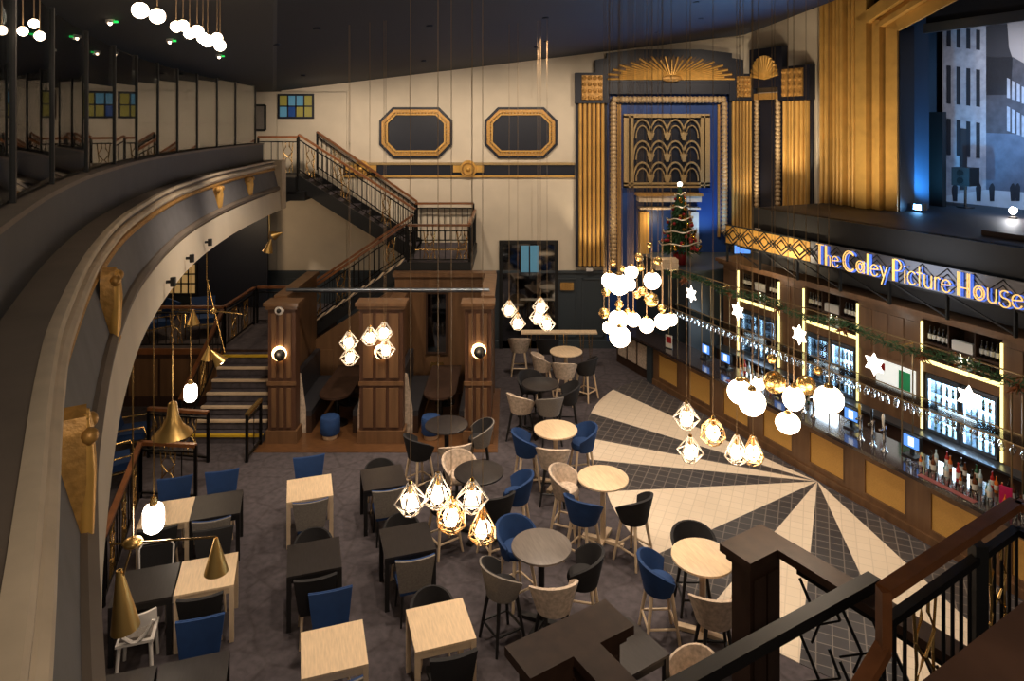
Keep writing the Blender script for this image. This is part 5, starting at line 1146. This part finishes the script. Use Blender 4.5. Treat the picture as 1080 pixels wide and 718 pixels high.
# cage lamps over the tables by the grey round table
g = 'wire cage lamps over the dining tables'
for x,y,kind,mt,lab in ((433,529,'diamond','wire_white','pale wire cage lamp at the left end of the low cluster over the tables'),(462,520,'drop','wire_white','pale wire cage lamp second from left in the low cluster over the tables'),(498,526,'diamond','wire_white','pale wire cage lamp at the upper right of the low cluster over the tables'),(476,545,'round','wire_gold','gold wire cage lamp in the middle of the low cluster over the tables'),(509,557,'drop','wire_gold','gold wire cage lamp lowest in the cluster over the tables')):
    cage(x,y,6.5,kind,mt,lab,g)
g = 'wire cage lamps in front of the bar'
for x,y,kind,mt,lab in ((724,441,'diamond','wire_white','pale wire cage lamp, upper left in the cluster before the bar'),(752,456,'round','wire_gold','gold wire cage lamp second from left before the bar'),(728,476,'diamond','wire_white','pale wire cage lamp, lowest left in the cluster before the bar'),(777,476,'drop','wire_white','pale wire cage lamp left of the pair before the bar'),(794,477,'drop','wire_gold','gold wire cage lamp right of the pair before the bar')):
    cage(x,y,8.0,kind,mt,lab,g)
g = 'cage lamps hanging before the booths'
for x,y,lab in ((368,361,'cage lamp upper of the left pair before the booths'),(369,377,'cage lamp lower of the left pair before the booths'),(390,356,'cage lamp at the left of the trio before the middle pillar'),(405,351,'cage lamp highest of the trio before the middle pillar'),(407,369,'cage lamp lowest of the trio before the middle pillar')):
    cage(x,y,10.5,'diamond','wire_white',lab,g,0.95,0.075)
g = 'cage lamps hanging near the far doorway'
for x,y,lab in ((537,327,'cage lamp farthest left in the group before the far doorway'),(546,341,'cage lamp lower left in the group before the far doorway'),(570,324,'cage lamp highest in the group before the far doorway'),(567,335,'cage lamp centre in the group before the far doorway'),(577,342,'cage lamp lowest right in the group before the far doorway')):
    cage(x,y,12.5,'diamond','wire_white',lab,g,0.98,0.08)
g = 'white globes in the big brass cluster'
D1 = ['at the left','largest at the left centre','small and high','high at the right centre','at the lower left centre','lowest of all','low at the far left','low at the centre','low right of centre','low at the right','at the far lower right','tucked behind at the upper centre']
for k,(x,y,d,Y) in enumerate(((643,296,17,10.0),(653,300,22,9.8),(666,287,14,10.4),(688,296,18,9.9),(652,337,20,9.8),(654,355,22,9.6),(642,345,13,10.2),(668,337,15,10.1),(682,343,16,9.9),(699,339,17,9.9),(708,337,13,10.3),(664,300,13,10.6))):
    globe(x,y,Y,d,'glowing white globe %s in the big cluster by the pilasters' % D1[k],g)
g = 'brass spheres in the big cluster'
for k,(x,y,d) in enumerate(((639,308,9),(637,330,11),(653,321,9),(678,307,10),(687,316,15),(672,311,8),(662,329,8),(674,271,9),(694,275,9),(646,277,7),(656,283,7),(698,325,9),(685,258,6),(676,282,8))):
    brass_ball(x,y,10.1+0.1*(k%4),d,'polished brass sphere hanging among the globes, %s' % ['left below the first globe','far left low','between the upper and lower globes','right of the upper globes','widest, at the right centre','small one left of the widest','small one above the low centre globe','at the top centre','at the top right','small one at the top left','small one above the largest globe','right above the low right globe','smallest, highest of all','beside the top centre one'][k],g)
light('globe_cluster_glow','POINT',place(668,318,10)+V(0,-0.45,0),28,WARM2,None,0.25)
g = 'white globes hanging before the bar'
for x,y,d,Y,sq,lab in ((780,413,25,7.3,1,'glowing globe at the left of the row before the bar'),(793,424,28,7.0,1,'large glowing globe second from left before the bar'),(800,405,13,7.6,1,'small glowing globe peeping above the large one before the bar'),(837,420,22,7.2,1.15,'tall glowing globe in the middle before the bar'),(874,421,30,7.0,0.92,'largest glowing globe at the right end before the bar'),(831,446,25,7.0,0.85,'flattened glowing globe hanging lowest before the bar')):
    globe(x,y,Y,d,lab,g,sq)
g = 'brass spheres before the bar'
for x,y,d,lab in ((784,404,14,'brass sphere over the left globe before the bar'),(817,403,23,'large brass sphere between the globes before the bar'),(850,406,20,'brass sphere right of the tall globe before the bar'),(814,378,10,'small brass sphere high above the large one before the bar'),(863,391,9,'small brass sphere above the largest globe')):
    brass_ball(x,y,7.35,d,lab,g)
light('bar_globe_glow','POINT',place(830,425,7)+V(0,-0.4,-0.1),16,WARM2,None,0.25)
g = 'small globes along the balcony'
for k,(x,y,d) in enumerate(((148,11,17),(166,17,16),(186,28,12),(193,27,12),(200,35,12),(208,33,13),(214,40,12),(219,43,13),(229,40,11),(232,48,12))):
    globe(x,y,5.7+0.19*k,d,'small glowing globe above the balcony glass, %s in the row from the lens' % ['first','second','third','fourth','fifth','sixth','seventh','eighth','ninth','tenth'][k],g)
for k,(x,y) in enumerate(((24,33),(36,25),(42,38))):
    globe(x,y,4.2,10,'small glowing globe by the nearest balcony glass, %s' % ['left one of three','highest of three','right one of three'][k],g)
# ceiling fittings
for k,(x,y) in enumerate(((116,24),(179,44),(231,60))):
    X, Y = None, None
    r = V((x-CX)/F,1,-(y-CY)/F); Y = 0.5
    while H+r.z*Y < ceil_z(r.x*Y)-0.04 and Y < 20: Y += 0.02
    p = V(0,0,H)+r*Y; o = thing('emergency_light','small ceiling light with a green indicator, %s from the glass' % ['nearest','second','third'][k],'ceiling light',p,0,'emergency lights on the balcony ceiling')
    MB().cyl((0,0,0.0),(0,0,0.06),0.05,n=12).build('base', M['white_wood'], o); MB().ball((0,0,-0.01),0.022,8,6).build('lit_lens', M['bulb'], o)
    MB().box(0.05,0.09,-0.015,0.015,0,0.025).build('green_indicator', mat('green_indicator_%d'%k,(40,200,90),0.4,emit=(30,200,80),strength=1.5), o)
for k,(X,Y) in enumerate(SPOTS):
    o = thing('ceiling_spot_can','recessed spotlight ring in the dark hall ceiling','spotlight',(X,Y,ceil_z(X)),0,'spotlight cans on the hall ceiling')  # unseen rings in ceiling colour, also over the added bar fill
    MB().lathe([(0.05,-0.012),(0.06,-0.01),(0.06,0.05),(0.05,0.05)],12).build('recessed_ring', M['ceiling'], o, 40)
# lanterns and cone lamps under the balcony
def lantern(x, y, Y, hpx, label):
    p = place(x,y,Y); s = hpx*Y/F; o = thing('glass_lantern', label, 'pendant lamp', p, 0, 'glowing lanterns under the balcony')
    MB().lathe([(s*0.2,-s*0.5),(s*0.32,-s*0.38),(s*0.36,-s*0.2),(s*0.36,s*0.25),(s*0.3,s*0.42),(s*0.18,s*0.5)],16).build('glass_shade', M['lantern'], o, 50)
    MB().cyl((0,0,s*0.48),(0,0,s*0.75),s*0.16,s*0.1,10).build('brass_cap', M['brass'], o, 40); MB().cyl((0,0,s*0.7),(0,0,max(0.3,4.6-p.z)),0.006,n=5).build('cord', M['brass'], o)
lantern(201,414,11.5,18,'glowing white lantern hanging before the entrance steps'); lantern(162,546,8.2,29,'glowing white lantern hanging over the joined tables under the balcony')
light('lantern_glow','POINT',place(201,414,11.5)+V(0,-0.35,-0.1),10,WARM2,None,0.1); light('lantern_glow','POINT',place(162,546,8.2)+V(0.25,-0.25,-0.1),14,WARM2,None,0.1)
M['cone_gold'] = mat('satin_brass',(196,160,96),0.35,0.85)
def shade(o, x, y, Y, hpx, rk, tilt=0, lit=0):
    p = place(x,y,Y); s = hpx*Y/F; pr = [(s*rk,-s*0.5),(s*0.05,s*0.5),(s*0.03,s*0.5),(s*(rk-0.02),-s*0.49)]
    h = MB().lathe(pr,20).build('cone_shade', M['cone_gold'], o, 50, p); h.rotation_euler = (0,R(tilt),0)
    MB().ball((0,0,-s*0.4),s*0.14,10,8).build('bulb', M['bulb' if lit else 'white_wood'], h, 60)
    return p
def rods(o, Y, pairs, r=0.011):
    for A_,B_ in pairs: MB().cyl(place(*A_,Y),place(*B_,Y),r,n=6).build('rod', M['brass'], o)
a = thing('arm_pendant','brass cone lamps on a crossing rod over the joined tables under the balcony','pendant lamp',(0,0,0),0,'brass cone lamps'); Y = 7.8
rods(a,Y,(((118,574),(228,566)),((140,572),(129,610)))); MB().ball(place(140,572,Y),0.11,12,6,1,1,0.5).build('joint', M['cone_gold'], a, 60)
p = place(140,572,Y); MB().cyl(p,V(p.x,p.y,4.6),0.009,n=5).build('drop_rod', M['brass'], a)
p = shade(a,228,585,Y,36,0.34,0,1); light('cone_lamp_light','SPOT',p+V(0,0,-0.1),60,WARM2,p+V(0,0,-2),0.05,125,0.5); shade(a,129,632,Y,62,0.23,-6,0)
a = thing('arm_pendant','angled brass rods carrying small cone lamps before the entrance steps','pendant lamp',(0,0,0),0,'brass cone lamps'); Y = 12.5
rods(a,Y,(((218,294),(237,372)),((219,295),(219,372)),((225,328),(255,331)),((180,327),(225,328)))); MB().ball(place(225,328,Y),0.06,12,8).build('joint', M['brass'], a, 60)
p = place(218,294,Y); MB().cyl(p,V(p.x,p.y,4.6),0.008,n=5).build('drop_rod', M['brass'], a)
shade(a,228,376,Y,18,0.42,-40,1); shade(a,204,334,Y,15,0.42,0,0); shade(a,219,372,Y,14,0.4,10,0)
a = thing('arm_pendant','pair of small cone lamps on a bracket at the end of the balcony','pendant lamp',(0,0,0),0,'brass cone lamps'); Y = 16.6
rods(a,Y,(((284,233),(284,252)),((284,245),(293,245)))); shade(a,284,259,Y,14,0.4,15,1); shade(a,293,247,Y,10,0.5,70,0)
p = place(284,233,Y); MB().cyl(p,V(p.x,p.y,4.66),0.008,n=5).build('drop_rod', M['brass'], a)
Y = 10.6; p = place(182,443,Y); o = thing('bell_pendant','large brass bell-shaped lamp with flared rim before the mahogany railings','pendant lamp',p); s = 36*Y/F
MB().lathe([(s*0.56,-s*0.42),(s*0.5,-s*0.36),(s*0.3,-s*0.16),(s*0.17,s*0.12),(s*0.12,s*0.5),(s*0.05,s*0.55)],24).build('bell_shade', M['cone_gold'], o, 60); MB().cyl((0,0,s*0.5),(0,0,4.6-p.z),0.007,n=5).build('stem', M['brass'], o)
light('underbalcony_glow','POINT',(-8.5,12.0,4.2),85,WARM,None,0.3); light('platform_glow','POINT',(-8.2,18.0,4.0),65,WARM,None,0.3)
light('balcony_glow','POINT',(-9.0,9.0,7.3),50,WARM2,None,0.3)
# ================================================================== NEAR BOOTH AND NEAR STAIRS
E1 = V(0.85,0.527,0); E2 = V(-0.527,0.85,0); E_ROT = math.atan2(E1.y,E1.x)
def near_pillar(c, label, wd, a0, a1):
    o = thing('booth_pillar', label, 'pillar', (c[0],c[1],0), E_ROT, 'near booth pillars'); h = wd/2
    MB().box(-h+0.08,h-0.08,-0.1,0.1,0,2.87).build('shaft', M['wood_dark'], o); MB().box(-h+0.04,h-0.04,-0.13,0.13,2.87,2.93).build('neck_moulding', M['wood_dark'], o); MB().box(-h,h,-0.17,0.17,2.93,3.0).build('cap', M['wood_dark'], o)
    MB().box(-h+0.05,h-0.05,-0.13,0.13,0,0.28).build('plinth', M['wood_dark'], o)
    n = round((wd-0.2)/0.16)
    for k in range(n): x = -h+0.1+(wd-0.2)*k/n; MB().box(x+0.015,x+(wd-0.2)/n-0.015,0.1,0.12,1.4,2.78).build('raised_panel', M['wood_dark'], o); MB().box(x+0.015,x+(wd-0.2)/n-0.015,-0.12,-0.1,1.4,2.78).build('raised_panel', M['wood_dark'], o)
    MB().box(a0,a1,-2.3,-0.17,2.93,3.0).build('partition_cap', M['wood_dark'], o); MB().box(a0+0.06,a1-0.06,-2.3,-0.1,0,2.93 if c[0] < 1 else 1.3).build('partition', M['wood_dark'], o)
    return o
pA = V(2.21,6.185,3); pB = V(0.435,5.065,3)
nA = near_pillar((pA.x,pA.y),'dark walnut pillar with flat cap beside the oak round table in the foreground',0.57,0.08,0.29); near_pillar((pB.x,pB.y),'dark walnut T-shaped pillar top at the lower edge of the view',0.94,-0.1,0.14)
# geometric iron screen under the cap of the first pillar
o = thing('iron_screen','black iron screen of angular geometric lines under the foreground booth cap','screen',(pA.x+E1.x*0.18,pA.y+E1.y*0.18,0),E_ROT)
for zz in (1.35,2.85): MB().box(-0.015,0.015,-2.2,-0.3,zz-0.02,zz+0.02).build('rail', M['iron'], o)
segs = []
for k in range(5):
    y = -0.32-0.38*k
    for z in (1.4,1.88,2.36): segs += [((y,z),(y-0.38,z+0.3)),((y,z+0.44),(y-0.19,z+0.15)),((y-0.19,z+0.15),(y-0.12,z-0.05)),((y-0.38,z+0.3),(y-0.28,z+0.48))]
for (y0,z0),(y1,z1) in segs: MB().beam(V(0,y0,z0),V(0,y1,z1),0.016,0.02,V(1,0,0)).build('bar', M['iron'], o)
o = thing('booth_bench','grey leather bench inside the foreground booth behind the iron screen','bench',(pA.x+0.35,pA.y-1.1,0),E_ROT)
MB().box(-0.9,-0.12,-0.7,0.8,0,0.38).build('base', M['wood_dark'], o); MB().box(-0.9,-0.12,-0.7,0.8,0.38,0.5).build('seat_cushion', M['grey'], o); MB().box(-0.26,-0.12,-0.7,0.8,0.5,1.15).build('back_cushion', M['leather'], o)
a, b = at_height(922,612,3.08), at_height(690,740,3.08); b = a+(b-a)*1.6
tag(MB().beam(a,b,0.11,0.09).build('steel_tube', M['stage_black']), 'dark steel box rail crossing the tops of the foreground booth', 'tube')
# mahogany handrails of the near staircase
NZ = 3.95
r0, r1 = at_height(932,624,NZ), at_height(1072,531,NZ)
o = thing('near_stair_balustrade','mahogany handrail over black and gold balusters on the foreground half landing','balustrade')
MB().beam(r0,r1,0.09,0.06).build('handrail', M['wood_rail'], o); MB().beam(r1,r1+E2*-1.6,0.09,0.06).build('handrail', M['wood_rail'], o)
MB().beam(r0-V(0,0,0.2),r1-V(0,0,0.2),0.06,0.05).build('lower_rail', M['iron'], o); MB().beam(r1-V(0,0,0.2),r1+E2*-1.6-V(0,0,0.2),0.06,0.05).build('lower_rail', M['iron'], o)
MB().beam(r0+V(0,0,0.02),r0-V(0,0,0.34),0.08,0.06,V(1,0,0)).build('rail_drop', M['wood_rail'], o)
down = r0-V(0,0,0.34); MB().beam(down,down-E1*0.75+V(0,0,-0.42)-E2*0.0,0.09,0.06).build('lower_handrail', M['wood_rail'], o)
MB().beam(down-V(0,0,0.2),down-E1*0.75+V(0,0,-0.62),0.06,0.05).build('lower_rail', M['iron'], o)
L = (r1-r0).length; n = 15
for i in range(n+1):
    c = r0.lerp(r1,i/n)
    if i in (3,4,5): continue
    if i == 10: MB().beam(c-V(0,0,0.1),c-V(0,0,1.1),0.09,0.09,V(1,0,0)).build('post', M['black'], o)
    else: MB().cyl(c-V(0,0,0.2),c-V(0,0,1.0),0.013,n=6).build('baluster', M['iron'], o)
for fc in (4,12.5):
    c = r0.lerp(r1,fc/n); t = (r1-r0).normalized(); m = MB()
    for sx in (-1,1):
        m.tube([c+t*sx*0.12*k-V(0,0,0.2+0.8*z) for k,z in ((0.35,0),(0.35,0.15),(1,0.32),(0.12,0.5),(1,0.68),(0.35,0.85),(0.35,1))],0.012,5); m.tube([c+t*sx*0.14-V(0,0,0.2),c+t*sx*0.1-V(0,0,0.6),c+t*sx*0.14-V(0,0,1.0)],0.011,5)
    m.build('gold_diamond_panel', M['brass'], o)
MB().beam(r0-V(0,0,1.0),r1-V(0,0,1.0),0.06,0.05).build('bottom_rail', M['iron'], o)
lc = (r0+r1)/2; 
nl = thing('near_landing','dark half landing of the foreground staircase','landing',(0,0,0))
MB().prism([V(p.x,p.y,NZ-1.25) for p in (r0,r1,r1-E2*1.8,r0-E2*1.8)],V(0,0,0.18)).build('deck', M['black'], nl)
r2, r3 = at_height(1014,744,5.75), at_height(1172,607,5.75)
o = thing('top_guard_rail','broad mahogany handrail nearest the lens at the head of the stairs','handrail'); MB().beam(r2-(r3-r2)*0.4,r3,0.1,0.05).build('rail', M['wood_dark'], o)
for fr in (0.0,0.5,1.0): c = r2.lerp(r3,fr); MB().cyl(c,c-V(0,0,0.95),0.015,n=6).build('baluster', M['iron'], o)
MB().beam(r2-V(0,0,0.95),r3-V(0,0,0.95),0.08,0.06).build('bottom_rail', M['iron'], o)
# small framed picture on the wall at the balcony end
p, q = at_depth(268.5,137,WY-0.05), at_depth(280,111,WY-0.05); o = thing('wall_picture','small dark framed picture on the cream wall at the end of the balcony','picture',((p.x+q.x)/2,WY-0.06,(p.z+q.z)/2)); hw,hh=(q.x-p.x)/2,(q.z-p.z)/2
MB().box(-hw,hw,-0.01,0.02,-hh,hh).build('print', M['grey'], o)
for a in ((-hw-0.03,-hw+0.03,-hh,hh),(hw-0.03,hw+0.03,-hh,hh),(-hw,hw,-hh-0.03,-hh+0.03),(-hw,hw,hh-0.03,hh+0.03)): MB().box(a[0],a[1],-0.03,0.01,a[2],a[3]).build('frame_side', M['black'], o)
